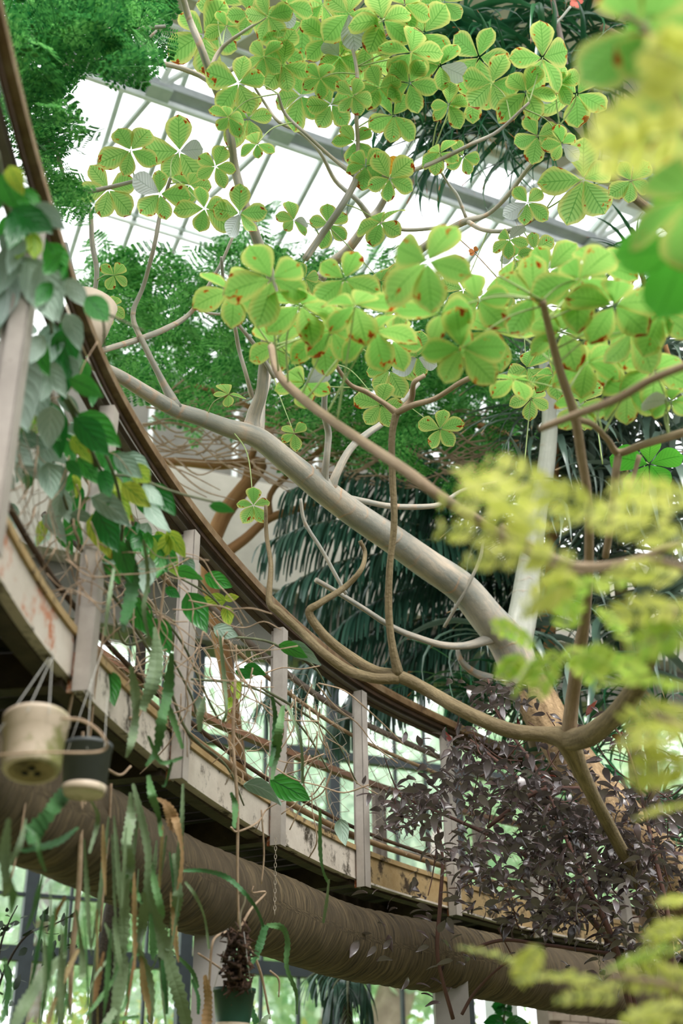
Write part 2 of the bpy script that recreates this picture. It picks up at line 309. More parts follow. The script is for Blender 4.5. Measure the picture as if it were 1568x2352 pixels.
# unseen walls added behind and beside the camera so light comes mainly from above
M['shadewall'] = surf('shade_wall_green', [(.3, srgb(52, 66, 40)), (.7, srgb(96, 104, 70))], 2, .95, .5)
slab('wall_shade_rear', B(2, -5, .9), UA*13, VA*.1, Vector((0, 0, 2.5)), M['shadewall'], kind='structure', label='unseen wall added behind the camera to hold back sky light')
slab('wall_shade_left', B(-9, 3.6, 2.4), UA*.1, VA*8.6, Vector((0, 0, 4.0)), M['shadewall'], kind='structure', label='unseen wall added on the left side to hold back sky light')
slab('wall_shade_far_right', B(14, 3.6, 2.4), UA*.1, VA*8.6, Vector((0, 0, 4.0)), M['shadewall'], kind='structure', label='unseen wall added on the far right side to hold back sky light')
# ------------------------------------------------------------------ roof
H = 10.4
roof = thing('ceiling', 'white framed glass roof above the trees', None, B(0, 9, H), kind='structure')
UR, VR = U(63.5), U(-22)
def hl(px, py, z, d, a, b): p = PZ(px, py, z); return p+d*a, p+d*b
def bar(p, q, w_, h_, mat, name, parent, up=Vector((0, 0, 1))):
    d = (q-p); s_ = d.cross(up).normalized(); u_ = s_.cross(d).normalized()
    m = MB(); m.box((p+q)/2, d/2, s_*w_/2, u_*h_/2); return m.build(name, mat, parent, False)
p0, p1 = hl(784, 230, 10.2, UR, -9, 13)
nrm = Vector((UR.y, -UR.x, 0))                            # towards the camera side
slab('ceiling_soffit', (p0+p1)/2+nrm*3.0+Vector((0, 0, .25)), (p1-p0)/2, nrm*3.0, Vector((0, 0, .25)), M['soffit'], kind='structure', label='beige soffit slab beside the glass roof')
bar(p0-nrm*.06+Vector((0, 0, .05)), p1-nrm*.06+Vector((0, 0, .05)), .12, .1, M['white'], 'edge_flashing', roof)
q0, q1 = hl(645, 300, 9.9, UR, -7, 9)
bar(q0, q1, .16, .10, M['greybeam'], 'main_beam', roof); bar(q0-nrm*.1-Vector((0,0,.03)), q1-nrm*.1-Vector((0,0,.03)), .05, .16, M['white'], 'beam_flange', roof)
r0, r1 = hl(300, 508, H-.1, UR, -5, 9)
bar(r0, r1, .05, .07, M['white'], 'purlin', roof); bar(r0+nrm*.13, r1+nrm*.13, .03, .05, M['rafter'], 'purlin', roof)
for dx in (.55, .95): bar(q0+nrm*dx+Vector((0,0,.3)), q1+nrm*dx+Vector((0,0,.3)), .04, .05, M['white'], 'purlin', roof)
base = PZ(290, 170, H-.05)
for k in range(-5, 17):
    p = base+UR*(k*.59); L = 6
    for s_ in range(60):
        if (p+VR*L-CAM).dot(VA) < WD: L += .1
        else: break
    while (p+VR*L-CAM).dot(VA) > WD-.05: L -= .05
    a_ = p-VR*.0; s0 = (p0-p).dot(nrm)
    bar(p-VR*s0, p+VR*L, .055, .09, M['rafter'], 'rafter', roof)
    m = MB(); m.box(p+UR*.295+VR*((L-s0)/2)+Vector((0, 0, .06)), UR*.27, VR*((L+s0)/2), Vector((0, 0, .006))); m.build('pane', M['roofglass'], roof, False)
for k in range(-3, 8):                                     # web of the roof truss
    c = q0+UR*(7+k*1.35); t_ = nrm*1.0+Vector((0, 0, .3))
    bar(c, c+t_+UR*.1, .06, .05, M['white'], 'truss_strut', roof)
    bar(c, c+t_+UR*.75, .05, .05, M['white'], 'truss_strut', roof)
    bar(c, c-nrm*1.6+Vector((0,0,.35))-UR*.2, .05, .06, M['rafter'], 'truss_brace', roof)
    m = MB(); m.box(c+Vector((0, 0, -.09)), UR*.12, nrm*.1, Vector((0, 0, .012))); m.build('gusset_plate', M['rafter'], roof, False)

# ------------------------------------------------------------------ back wall with windows
wb_ = thing('wall_back', 'pale concrete band running above the dark framed windows', None, B(0, WD, -1.6), kind='structure')
slab('upper_band', B(2, WD+.1, 6.95), UA*13, VA*.3, Vector((0, 0, .7)), M['band'], wb_)
slab('upper_wall', B(-2, WD+.3, 8.4), UA*9.0, VA*.2, Vector((0, 0, .75)), M['banddark'], wb_)
slab('lower_band', B(2, WD+.35, 5.95), UA*13, VA*.25, Vector((0, 0, .35)), M['banddark'], wb_)
for z in (7.7, 9.0): slab('glazing_bar', B(2, WD+.1, z), UA*13, VA*.04, Vector((0, 0, .05)), M['white'], wb_)
for k in range(-10, 14): slab('glazing_bar', B(k*1.1, WD+.1, 9.0), UA*.03, VA*.04, Vector((0, 0, 1.35)), M['white'], wb_)
for k in range(-10, 14): slab('pane', B(k*1.1+.55, WD+.12, 9.0), UA*.51, VA*.006, Vector((0, 0, 1.28)), M['roofglass'], wb_)
def wall_a(px, py):                                       # distance along the wall of the point the photograph shows
    v = R @ Vector((px-784, -(py-1176), -F)); k = WD/v.dot(VA); v = v*k; return v.dot(UA), v.z
_, zt = wall_a(435, 2202); _, zt2 = wall_a(205, 2052)
win = thing('window_1', 'dark framed window wall under the concrete band', None, B(0, WD+.3, -1.6), kind='structure')
ZB, ZT = -.35, 5.6
edges = []
thick = [wall_a(72, 2180)[0], wall_a(442, 2250)[0], wall_a(790, 1800)[0]+.0, wall_a(1105, 2320)[0]]
step = thick[1]-thick[0]; print('THICK', thick, step); thick += [thick[0]-step]
thick = sorted(set(round(t, 3) for t in thick))
for a_ in thick: slab('frame_post', B(a_, WD+.3, (ZB+ZT)/2), UA*.065, VA*.06, Vector((0, 0, (ZT-ZB)/2)), M['darkframe'], win)
slab('transom', B(5, WD+.3, zt), UA*10, VA*.055, Vector((0, 0, .07)), M['darkframe'], win)
slab('transom', B(5, WD+.3, -.1), UA*10, VA*.055, Vector((0, 0, .05)), M['darkframe'], win)
slab('transom', B(5, WD+.3, zt+2.4), UA*10, VA*.055, Vector((0, 0, .05)), M['darkframe'], win)
for i in range(len(thick)-1):
    a0, a1 = thick[i], thick[i+1]; n = max(1, round((a1-a0)/.45))
    for k in range(n):
        u0 = a0+(a1-a0)*k/n; u1 = a0+(a1-a0)*(k+1)/n
        if k: slab('glazing_bar', B(u0, WD+.3, (ZB+ZT)/2), UA*.014, VA*.03, Vector((0, 0, (ZT-ZB)/2)), M['darkframe'], win)
        for z0, z1 in ((ZB, zt), (zt, zt+2.4), (zt+2.4, ZT)):
            slab('pane', B((u0+u1)/2, WD+.31, (z0+z1)/2), UA*(u1-u0)/2.02, VA*.004, Vector((0, 0, (z1-z0)/2.02)), M['glass'], win)
slab('glazing_bar', B(5, WD+.29, zt2), UA*10, VA*.03, Vector((0, 0, .016)), M['darkframe'], win)

# right-hand painted brick wall and pillar
cb = P(1400, 2340, 12.2); UB = U(58); NB = U(-32)
wr = thing('wall_right', 'pale painted brick wall low down behind the foliage', None, (cb.x, cb.y, 0), kind='structure')
b0 = Vector((cb.x, cb.y, 1.6)); c0 = P(1188, 2340, 12.2); L0 = (c0-cb).dot(UB)
slab('mortar_backing', b0+UB*(L0+2.6)+NB*.1+Vector((0, 0, .6)), UB*2.6, NB*.09, Vector((0, 0, 2.0)), M['mortar'], wr)
bm_ = MB(); bm_.box((0, 0, 0), (.108, 0, 0), (0, .05, 0), (0, 0, .032)); bme = bm_.mesh('brick', False); bme.materials.append(M['brick'])
rot = Matrix((UB, NB, Vector((0, 0, 1)))).transposed().to_4x4()
cnt = 0
for r_ in range(14):
    for k in range(15):
        x = L0+.11+k*.225+(.112 if r_ % 2 else 0); z = .75+r_*.072
        obj('brick', bme, None, wr, Matrix.Translation(b0+UB*x+NB*(.0+rng.uniform(0, .008))+Vector((0, 0, z))) @ rot)
slab('trim_1', P(1152, 2335, 11.9)+Vector((0, 0, -.3)), UB*.12, NB*.1, Vector((0, 0, 1.2)), M['white'], kind='structure', label='white pillar at the end of the brick wall')

# ------------------------------------------------------------------ outdoor trees
def leafcloud(n, c, rad, size, shape=lambda p: True, squash=(1, 1, 1)):
    g_ = np.random.default_rng(rng.randrange(1 << 30)); v = g_.normal(size=(n, 3)); v /= np.linalg.norm(v, axis=1)[:, None]
    r = rad*g_.uniform(.35, 1, n)**.5; cl = g_.normal(size=(n, 3))*0
    p = v*r[:, None]*np.array(squash)+np.array(c)
    # clumping
    k = max(6, n//90); cc = p[g_.integers(0, n, k)]; p = cc[g_.integers(0, k, n)]+g_.normal(size=(n, 3))*rad*.13
    a = g_.normal(size=(n, 3)); a /= np.linalg.norm(a, axis=1)[:, None]; b = np.cross(a, g_.normal(size=(n, 3))); b /= np.linalg.norm(b, axis=1)[:, None]
    s = size*g_.uniform(.6, 1.3, n)[:, None]
    V = np.stack([p-a*s, p+b*s*.5, p+a*s, p-b*s*.5], 1).reshape(-1, 3)
    m = MB(); m.v = [tuple(x) for x in V]; m.f = [(4*i, 4*i+1, 4*i+2, 4*i+3) for i in range(n)]; m.uv = [(.5, 0), (1, .5), (.5, 1), (0, .5)]*n
    return m
def out_tree(a, b, h, r, label, n=4800, lean=0, tr=.22):
    base_ = B(a, b, -1.6); t = thing('tree', label, 'tree', base_, 'woodland trees outside the windows')
    m = MB(); m.tube([base_+UA*lean*k/6+Vector((0, 0, h*k/6)) for k in range(7)], [tr*(1-k*.1) for k in range(7)], 10); m.build('trunk', M['barkout'], t)
    o = leafcloud(n, base_+UA*lean+Vector((0, 0, h)), r, .17, squash=(1.2, 1, .8)).build('foliage', M['outleaf'], t, False); o['kind'] = 'stuff'
for a, b, h, r, lean, tr, lab in [(4.1, 20, 7.5, 3.4, 0, .24, 'slender tree outside, its straight trunk seen beside the leftmost dark window frame'),
        (7.7, 24, 6.5, 4.0, .3, .24, 'leafy tree outside, behind the slim dark indoor trunk'),
        (8.0, 19, 7.2, 3.2, 2.8, .5, 'tree outside whose broad pale trunk slants up to the right below the ring beam'),
        (12.6, 25, 7.5, 4.2, -2.2, .5, 'tree outside whose broad trunk slants up to the left beside the hanging palm'),
        (2.1, 27, 8, 4.2, 0, .24, 'far tree outside at the left end of the windows'),
        (15.7, 22, 8, 3.8, 0, .24, 'tree outside, behind the purple shrub'),
        (19.3, 24, 9, 4.6, 0, .24, 'tree outside, behind the grey strap leaves at the right'),
        (13.0, 30, 9, 5.0, 0, .24, 'tallest far tree outside, over the middle of the walkway')]:
    out_tree(a, b, h, r, lab, lean=lean, tr=tr)
for a, b, r, lab in [(4.7, 16.5, 2.3, 'low yellowing shrub outside, seen between the hanging cactus stems'), (7.3, 17, 2.1, 'low shrub outside, behind the green hanging pot'), (9.9, 17.5, 2.1, 'low shrub outside, between the two grey columns'), (2.4, 17, 2.2, 'low shrub outside, furthest left')]:
    o = leafcloud(5000, B(a, b, .1), r, .09, squash=(1.3, 1, .8)).build('shrub', M['outbush'], None, False); tag(o, lab, 'shrub', 'shrubs outside the windows')

# ------------------------------------------------------------------ walkway
CT = [(-.9, 1.0), (-1.0, 2.2), (-1.04, 3.2), (-1.0, 4.2), (-.82, 5.2), (-.57, 6.1), (-.28, 6.9), (.15, 7.8), (.75, 8.65), (1.35, 9.4), (2.2, 10.2), (3.2, 10.9), (4.3, 11.5)]
pc = cr(CT, 16); seg = np.hypot(*np.diff(pc, axis=0).T); cum = np.r_[0, np.cumsum(seg)]; PL = cum[-1]
def path(s, off=0, z=0):
    x = np.interp(s, cum, pc[:, 0]); y = np.interp(s, cum, pc[:, 1]); e = .12
    d = Vector((np.interp(s+e, cum, pc[:, 0])-np.interp(s-e, cum, pc[:, 0]), np.interp(s+e, cum, pc[:, 1])-np.interp(s-e, cum, pc[:, 1]), 0)).normalized()
    n = Vector((-d.y, d.x, 0)); return Vector((x, y, 1.6+z))+n*off, n, d
def swp(name, off, z, w_, h_, mat, parent, s0=0, s1=None, step=.12, pts=None, **kw):
    s1 = s1 or PL; n = max(2, int((s1-s0)/step)); pr = []
    for i in range(n+1):
        p, nn, d = path(s0+(s1-s0)*i/n, off, z); pr.append((p, nn, Vector((0, 0, 1))))
    m = MB(); prof = pts or [(-w_/2, -h_/2), (w_/2, -h_/2), (w_/2, h_/2), (-w_/2, h_/2)]
    m.sweep(pr, prof[::-1]); return m.build(name, mat, parent, False, **kw)
def ptube(name, off, z, r, mat, parent, s0=0, s1=None):
    s1 = s1 or PL; n = int((s1-s0)/.12); m = MB(); m.tube([path(s0+(s1-s0)*i/n, off, z)[0] for i in range(n+1)], r, 10); return m.build(name, mat, parent)
wk = thing('elevated_walkway', 'rusting elevated walkway curving through the trees on a ring beam', 'walkway', path(4, .6, -1.6)[0])
posts_px = [(258, 945), (455, 1225), (650, 1445), (848, 1585), (1045, 1690)]
ps = []
for x, y in posts_px:
    q = PZ(x, y, 2.87); d = np.hypot(pc[:, 0]-q.x, pc[:, 1]-q.y); ps.append(cum[d.argmin()])
ps = [ps[0]-2.35, ps[0]-1.15]+ps+[ps[-1]+1.1, ps[-1]+2.2, ps[-1]+3.3]
fb = [0]+ps+[PL-.02]
for i in range(len(fb)-1):                                # fascia plates, one per bay
    mt = M['fasciarust'] if i < 3 else (M['fascia'] if i < 6 else M['fasciaochre'])
    swp('fascia_plate', .03, 1.775, .012, .165, mt, wk, fb[i]+.004, fb[i+1]-.004)
swp('fascia_flange', .05, 1.69, .06, .012, M['fascia'], wk); swp('deck_edge', .05, 1.87, .08, .03, M['fasciaochre'], wk)
swp('edge_joist', .10, 1.74, .07, .14, M['joist'], wk); swp('edge_joist', 1.15, 1.74, .07, .16, M['joist'], wk); swp('edge_joist', .55, 1.70, .10, .10, M['joist'], wk)
n = int(PL/.14)
pm = MB(); pm.box((0, 0, 0), (.062, 0, 0), (0, .54, 0), (0, 0, .018)); pme = pm.mesh('deck_board', False); pme.materials.append(M['plank'])
for i in range(n):
    p, nn, d = path(.07+i*.14, .64, 1.84); rt = Matrix((d, nn, Vector((0, 0, 1)))).transposed().to_4x4()
    obj('deck_board', pme, None, wk, Matrix.Translation(p) @ rt)
for i, s in enumerate(ps):
    # cross bracket under the deck
    p, nn, d = path(s, .6, 1.72); m = MB(); m.box(p, nn*.55, d*.04, Vector((0, 0, .07))); m.build('cross_joist', M['joist'], wk, False)
    p, nn, d = path(s, -.01, 0)
    m = MB(); z0, z1 = 1.63, 2.88; zc_, zh = (z0+z1)/2, (z1-z0)/2
    m.box(p-nn*.014-d*.030+Vector((0, 0, zc_)), d*.004, nn*.028, Vector((0, 0, zh)))       # broad face
    m.box(p-nn*.040+Vector((0, 0, zc_)), d*.034, nn*.004, Vector((0, 0, zh)))
    m.box(p+nn*.016-d*.012+Vector((0, 0, zc_)), d*.020, nn*.003, Vector((0, 0, zh)))
    m.box(p+nn*.030+d*.006+Vector((0, 0, zc_+.02)), d*.004, nn*.018, Vector((0, 0, zh-.02)))
    po = m.build('post', M['post'], wk, False)
    m = MB(); m.box(p+nn*.031-d*.001+Vector((0, 0, 1.715)), d*.006, nn*.017, Vector((0, 0, .08))); m.build('rust_patch', M['rust'], po, False)
    p, nn, d = path(s-.35, 1.2, 0); m = MB()
    m.box(p+Vector((0, 0, 2.4)), d*.03, nn*.02, Vector((0, 0, .52))); m.box(p+d*.09+Vector((0, 0, 2.4)), d*.02, nn*.02, Vector((0, 0, .52))); m.build('post', M['pipe'], wk, False, label='grey post of the far railing')
    p, nn, d = path(s, .02, 2.72); m = MB(); m.tube([p, p+nn*.13, p+nn*.14+Vector((0, 0, .05))], .006, 6); m.build('bracket', M['post'], wk)
swp('handrail', -.035, 2.975, .06, .05, M['rail'], wk, pts=[(-.032, -.03), (.022, -.03), (.032, .0), (.022, .028), (-.022, .028), (-.032, .008)])
swp('rail_channel', .018, 2.925, .035, .05, M['railgrey'], wk); swp('rail_channel', .055, 2.91, .04, .03, M['raildark'], wk, label='dark brown channel under the handrail')
swp('rail_channel', -.03, 2.93, .012, .03, M['raildark'], wk, label='dark lip under the handrail')
ptube('grab_rail', .15, 2.80, .021, M['pipe'], wk, 0, None); ptube('cane_rail', .10, 2.64, .013, M['tanpipe'], wk)
ptube('lower_rail', .13, 2.0, .019, M['tanpipe'], wk); ptube('conduit', .07, 2.02, .012, M['raildark'], wk)
swp('far_rail', 1.2, 2.93, .06, .045, M['backrail'], wk); ptube('far_lower_rail', 1.2, 2.45, .02, M['pipe'], wk); ptube('far_lower_rail', 1.18, 2.2, .018, M['pipe'], wk)
swp('far_kick_plate', 1.2, 1.98, .02, .12, M['fascia'], wk)
# wire netting, one sheet per bay
for i in range(len(ps)-1):
    m = MB(); s0, s1 = ps[i]+.06, ps[i+1]-.04; L = s1-s0; cw, ch = .075, .085; nc = int(L/cw); nr = int(.62/ch)+3
    def np_(u, v):
        s = s0+L*u/nc; h = 1.98+v*ch/2
        sag = .02*math.sin(u*1.7+v*.9+i)+.02*math.sin(u*.6+i*2)
        return path(s, .06+sag, h+.012*math.sin(u*2.1+v))[0]
    top = nr*2-1
    for u in range(nc):
        for v in range(top):
            o_ = .0 if (u+v) % 2 == 0 else 1.0
            a_, b_ = (np_(u, v), np_(u+1, v+1)) if (u+v) % 2 == 0 else (np_(u+1, v), np_(u, v+1))
            m.tube([a_, b_], .0017, 3, False)
    o = m.build('wire_netting', M['wire'], wk); o['kind'] = 'stuff'
# ring beam and columns
db = [(-120, 1890), (0, 1950), (110, 1990), (230, 2040), (380, 2110), (470, 2140), (620, 2185), (784, 2238), (930, 2262), (1080, 2283), (1300, 2320), (1568, 2355), (1700, 2375)]
dc = []
for x, y in db:
    q = PZ(x, y, 1.12); h_ = Vector((q.x, q.y, 0)).normalized(); dc.append((q.x+h_.x*.06, q.y+h_.y*.06, 1.6+1.32))
dcc = cr([(-1.35, 2.2, 2.92), (-1.4, 3.3, 2.92)]+dc, 14)
keep = [Vector(dcc[0])]
for q in dcc[1:]:
    while (Vector(q)-keep[-1]).length > .018: keep.append(keep[-1]+(Vector(q)-keep[-1]).normalized()*.018)
rb = thing('ring_beam', 'spiral-marked round concrete ring beam under the walkway', 'beam', (keep[60].x, keep[60].y, 0))
m = MB(); nseg = 40; vs_ = []; uvs_ = []
for i, p in enumerate(keep):
    t = (keep[min(i+1, len(keep)-1)]-keep[max(i-1, 0)]).normalized(); sd = t.cross(Vector((0, 0, 1))).normalized(); up = sd.cross(t)
    for k in range(nseg):
        a_ = 2*math.pi*k/nseg; ph = (i*.018/.085+k/nseg) % 1
        r_ = .208+(.006 if ph < .25 else 0)+.002*math.sin(i*.3+k)
        vs_.append(p+(sd*math.cos(a_)+up*math.sin(a_))*r_); uvs_.append((k/nseg, i*.018))
N = len(keep); m.add(vs_, [(i*nseg+k, i*nseg+(k+1) % nseg, (i+1)*nseg+(k+1) % nseg, (i+1)*nseg+k) for i in range(N-1) for k in range(nseg)], uvs_)
m.build('spiral_beam', M['duct'], rb)
for x, y, hw in ((488, 2180, .082), (1035, 2290, .105)):
    q = PZ(x, y, 1.1); q = min(keep, key=lambda k_: abs(math.atan2(k_.x, k_.y)-math.atan2(q.x, q.y))); m = MB()
    m.box((q.x, q.y, 1.42), Vector((hw, 0, 0)), Vector((0, hw, 0)), Vector((0, 0, 1.42))); m.build('column', M['column'], rb, False)

# ------------------------------------------------------------------ leaf meshes
def leaflet(Wd=.52, n=8, kind='obovate', curl=.12, fold=.12, wob=.02, seed=0):
    r = random.Random(seed); m = MB(); vs_, uv = [], []
    for i in range(n+1):
        t = i/n
        if kind == 'obovate': hw = Wd/2*(math.sin(math.pi*min(t, 1)**1.45)**.62 if 0 < t < 1 else .02)
        elif kind == 'ovate': hw = Wd/2*(math.sin(math.pi*t**.72)**.9 if 0 < t < 1 else .015)
        elif kind == 'lance': hw = Wd/2*(math.sin(math.pi*t**.85)**.8 if 0 < t < 1 else .01)
        elif kind == 'oblong': hw = Wd/2*(min(1, 4*math.sin(math.pi*t)*.35) if 0 < t < 1 else .1)
        z = -curl*t*t+fold*.2*math.sin(t*3)
        a = r.uniform(-wob, wob); b = r.uniform(-wob, wob)
        for x, u in ((-hw+a, 0), (-hw*.5, .25), (0, .5), (hw*.5, .75), (hw+b, 1)):
            vs_.append((x, t, z+fold*abs(x)*1.2-(abs(u-.5) > .4)*fold*.25+r.uniform(-wob, wob)*.5)); uv.append((u, t))
    fs = [(i*5+k, i*5+k+1, (i+1)*5+k+1, (i+1)*5+k) for i in range(n) for k in range(4)]
    m.add(vs_, fs, uv); return m
def variants(name, mats, k, **kw):
    out = []
    for mt in mats:
        row = []
        for s in range(k):
            me = leaflet(seed=s*7+len(out), **{**kw, 'curl': kw.get('curl', .12)*rng.uniform(.3, 1.9), 'fold': kw.get('fold', .12)*rng.uniform(.4, 1.6)}).mesh(name); me.materials.append(mt); row.append(me)
        out.append(row)
    return out
def frame(pos, ydir, normal, sc):
    y = ydir.normalized(); x = y.cross(normal)
    if x.length < 1e-5: x = y.orthogonal()
    x.normalize(); z = x.cross(y)
    if not hasattr(sc, '__len__'): sc = (sc, sc, sc)
    m = Matrix((x*sc[0], y*sc[1], z*sc[2])).transposed().to_4x4(); m.translation = pos; return m
def rv(s=1): return Vector((rng.gauss(0, 1), rng.gauss(0, 1), rng.gauss(0, 1)))*s
LV = variants('leaflet', [M['leafA'], M['leafN'], M['leafB'], M['leafO'], M['leafP']], 5, Wd=.73, curl=.14, fold=.14, wob=.012)
# ------------------------------------------------------------------ branch helper
def branch(name, pts, mat, parent, dsc=1, n=7, nn=12, keepers=None, lump=0, **kw):
    """pts: (px, py, radius px, depth) traced along the limb"""
    c = cr(pts, n); P3 = [P(*(x[0], x[1], x[3])) for x in c]; rd = [max(.0015, x[2]*x[3]/F) for x in c]
    m = MB(); m.tube(P3, rd, nn, True, lump)
    o = m.build(name, mat, parent, **kw)
    if keepers is not None: keepers += [(a, b) for a, b in zip(P3, rd)]
    return o
def compound(parent, x, y, rp_, d, samples, row=0, nl=5, face=.62, keep_angle=None, maxpet=None):
    hub = P(x, y, d); toc = (CAM-hub).normalized()
    N_ = (toc*face+Vector((0, 0, -1))*(1-face)*1.2+rv(.22)).normalized()
    R_ = rp_*d/F*1.12
    near, dist = None, 1e9
    for q, r in samples:
        e = (q-hub).length
        if e < dist and e > R_*.5: near, dist = q, e
    if near is None or dist > .9: near = hub+Vector((rng.uniform(-.1, .1), .1, -.35))
    midp = (near+hub)/2+Vector((rng.uniform(-.03, .03), 0, .12*dist))
    c = cr([tuple(near), tuple(midp), tuple(hub)], 6); m = MB(); m.tube(c, [.0045-.0025*i/len(c) for i in range(len(c))], 6)
    o = m.build('leaf', M['petiole'], parent)
    a0 = rng.uniform(0, 6.28) if keep_angle is None else keep_angle; e1 = N_.orthogonal().normalized(); e2 = N_.cross(e1)
    for k in range(nl):
        a_ = a0+k*2*math.pi/nl*(1 if nl > 4 else .9)+rng.uniform(-.18, .18); s = R_*rng.uniform(.74, 1.05)
        dr = e1*math.cos(a_)+e2*math.sin(a_)-Vector((0, 0, 1))*rng.uniform(0, .35)
        me = rng.choice(LV[row] if rng.random() > .05 or row > 1 else LV[4]); nrm_ = (-N_+rv(.18)).normalized()
        obj('leaflet', me, None, o, frame(hub+dr.normalized()*s*.06, dr, nrm_, (s*rng.uniform(.9, 1.12), s, s)))
    return o

# ------------------------------------------------------------------ the big pale-barked tree
tb = PZ(1568, 2060, .6)
t1 = thing('pale_barked_tree', 'large tree with smooth pale grey limb sweeping above the handrail and lime palmate leaves', 'tree', (tb.x+.8, tb.y-.3, 0)); S1 = []
branch('trunk', [(1880, 2900, 62, 8.2), (1760, 2420, 60, 8.1), (1640, 2150, 58, 7.9), (1540, 2010, 50, 7.8), (1440, 1890, 46, 7.9), (1340, 1780, 46, 8.1), (1262, 1660, 46, 8.3), (1205, 1560, 46, 8.5), (1165, 1475, 44, 8.5), (1120, 1420, 40, 8.4), (1060, 1350, 37, 8.3), (980, 1295, 35, 8.1), (900, 1238, 33, 7.9), (820, 1185, 31, 7.7), (740, 1125, 30, 7.5), (660, 1060, 27, 7.3), (590, 1005, 25, 7.2), (520, 982, 21, 7.1), (455, 958, 19, 7.0), (400, 940, 18, 6.9), (340, 905, 17, 6.7), (270, 862, 15, 6.5), (200, 830, 14, 6.4)], M['bark'], t1, nn=20, keepers=S1, label='sweeping smooth pale limb')
branch('trunk_base', [(1880, 2900, 66, 8.2), (1760, 2420, 64, 8.1), (1640, 2150, 62, 7.9), (1540, 2010, 54, 7.8), (1440, 1890, 50, 7.9), (1340, 1780, 49, 8.1), (1262, 1660, 48.5, 8.3), (1215, 1575, 46.5, 8.47)], M['barkrough'], t1, nn=22, lump=.03, label='fissured tan lower trunk')
branch('fork_limb', [(1185, 1500, 30, 8.6), (1195, 1440, 34, 8.7), (1205, 1380, 32, 8.8), (1216, 1290, 27, 8.9), (1232, 1180, 24, 9.0), (1255, 1060, 20, 9.1), (1262, 940, 18, 9.2), (1250, 820, 15, 9.2)], M['barkpale'], t1, nn=18, label='grey-green upright fork')
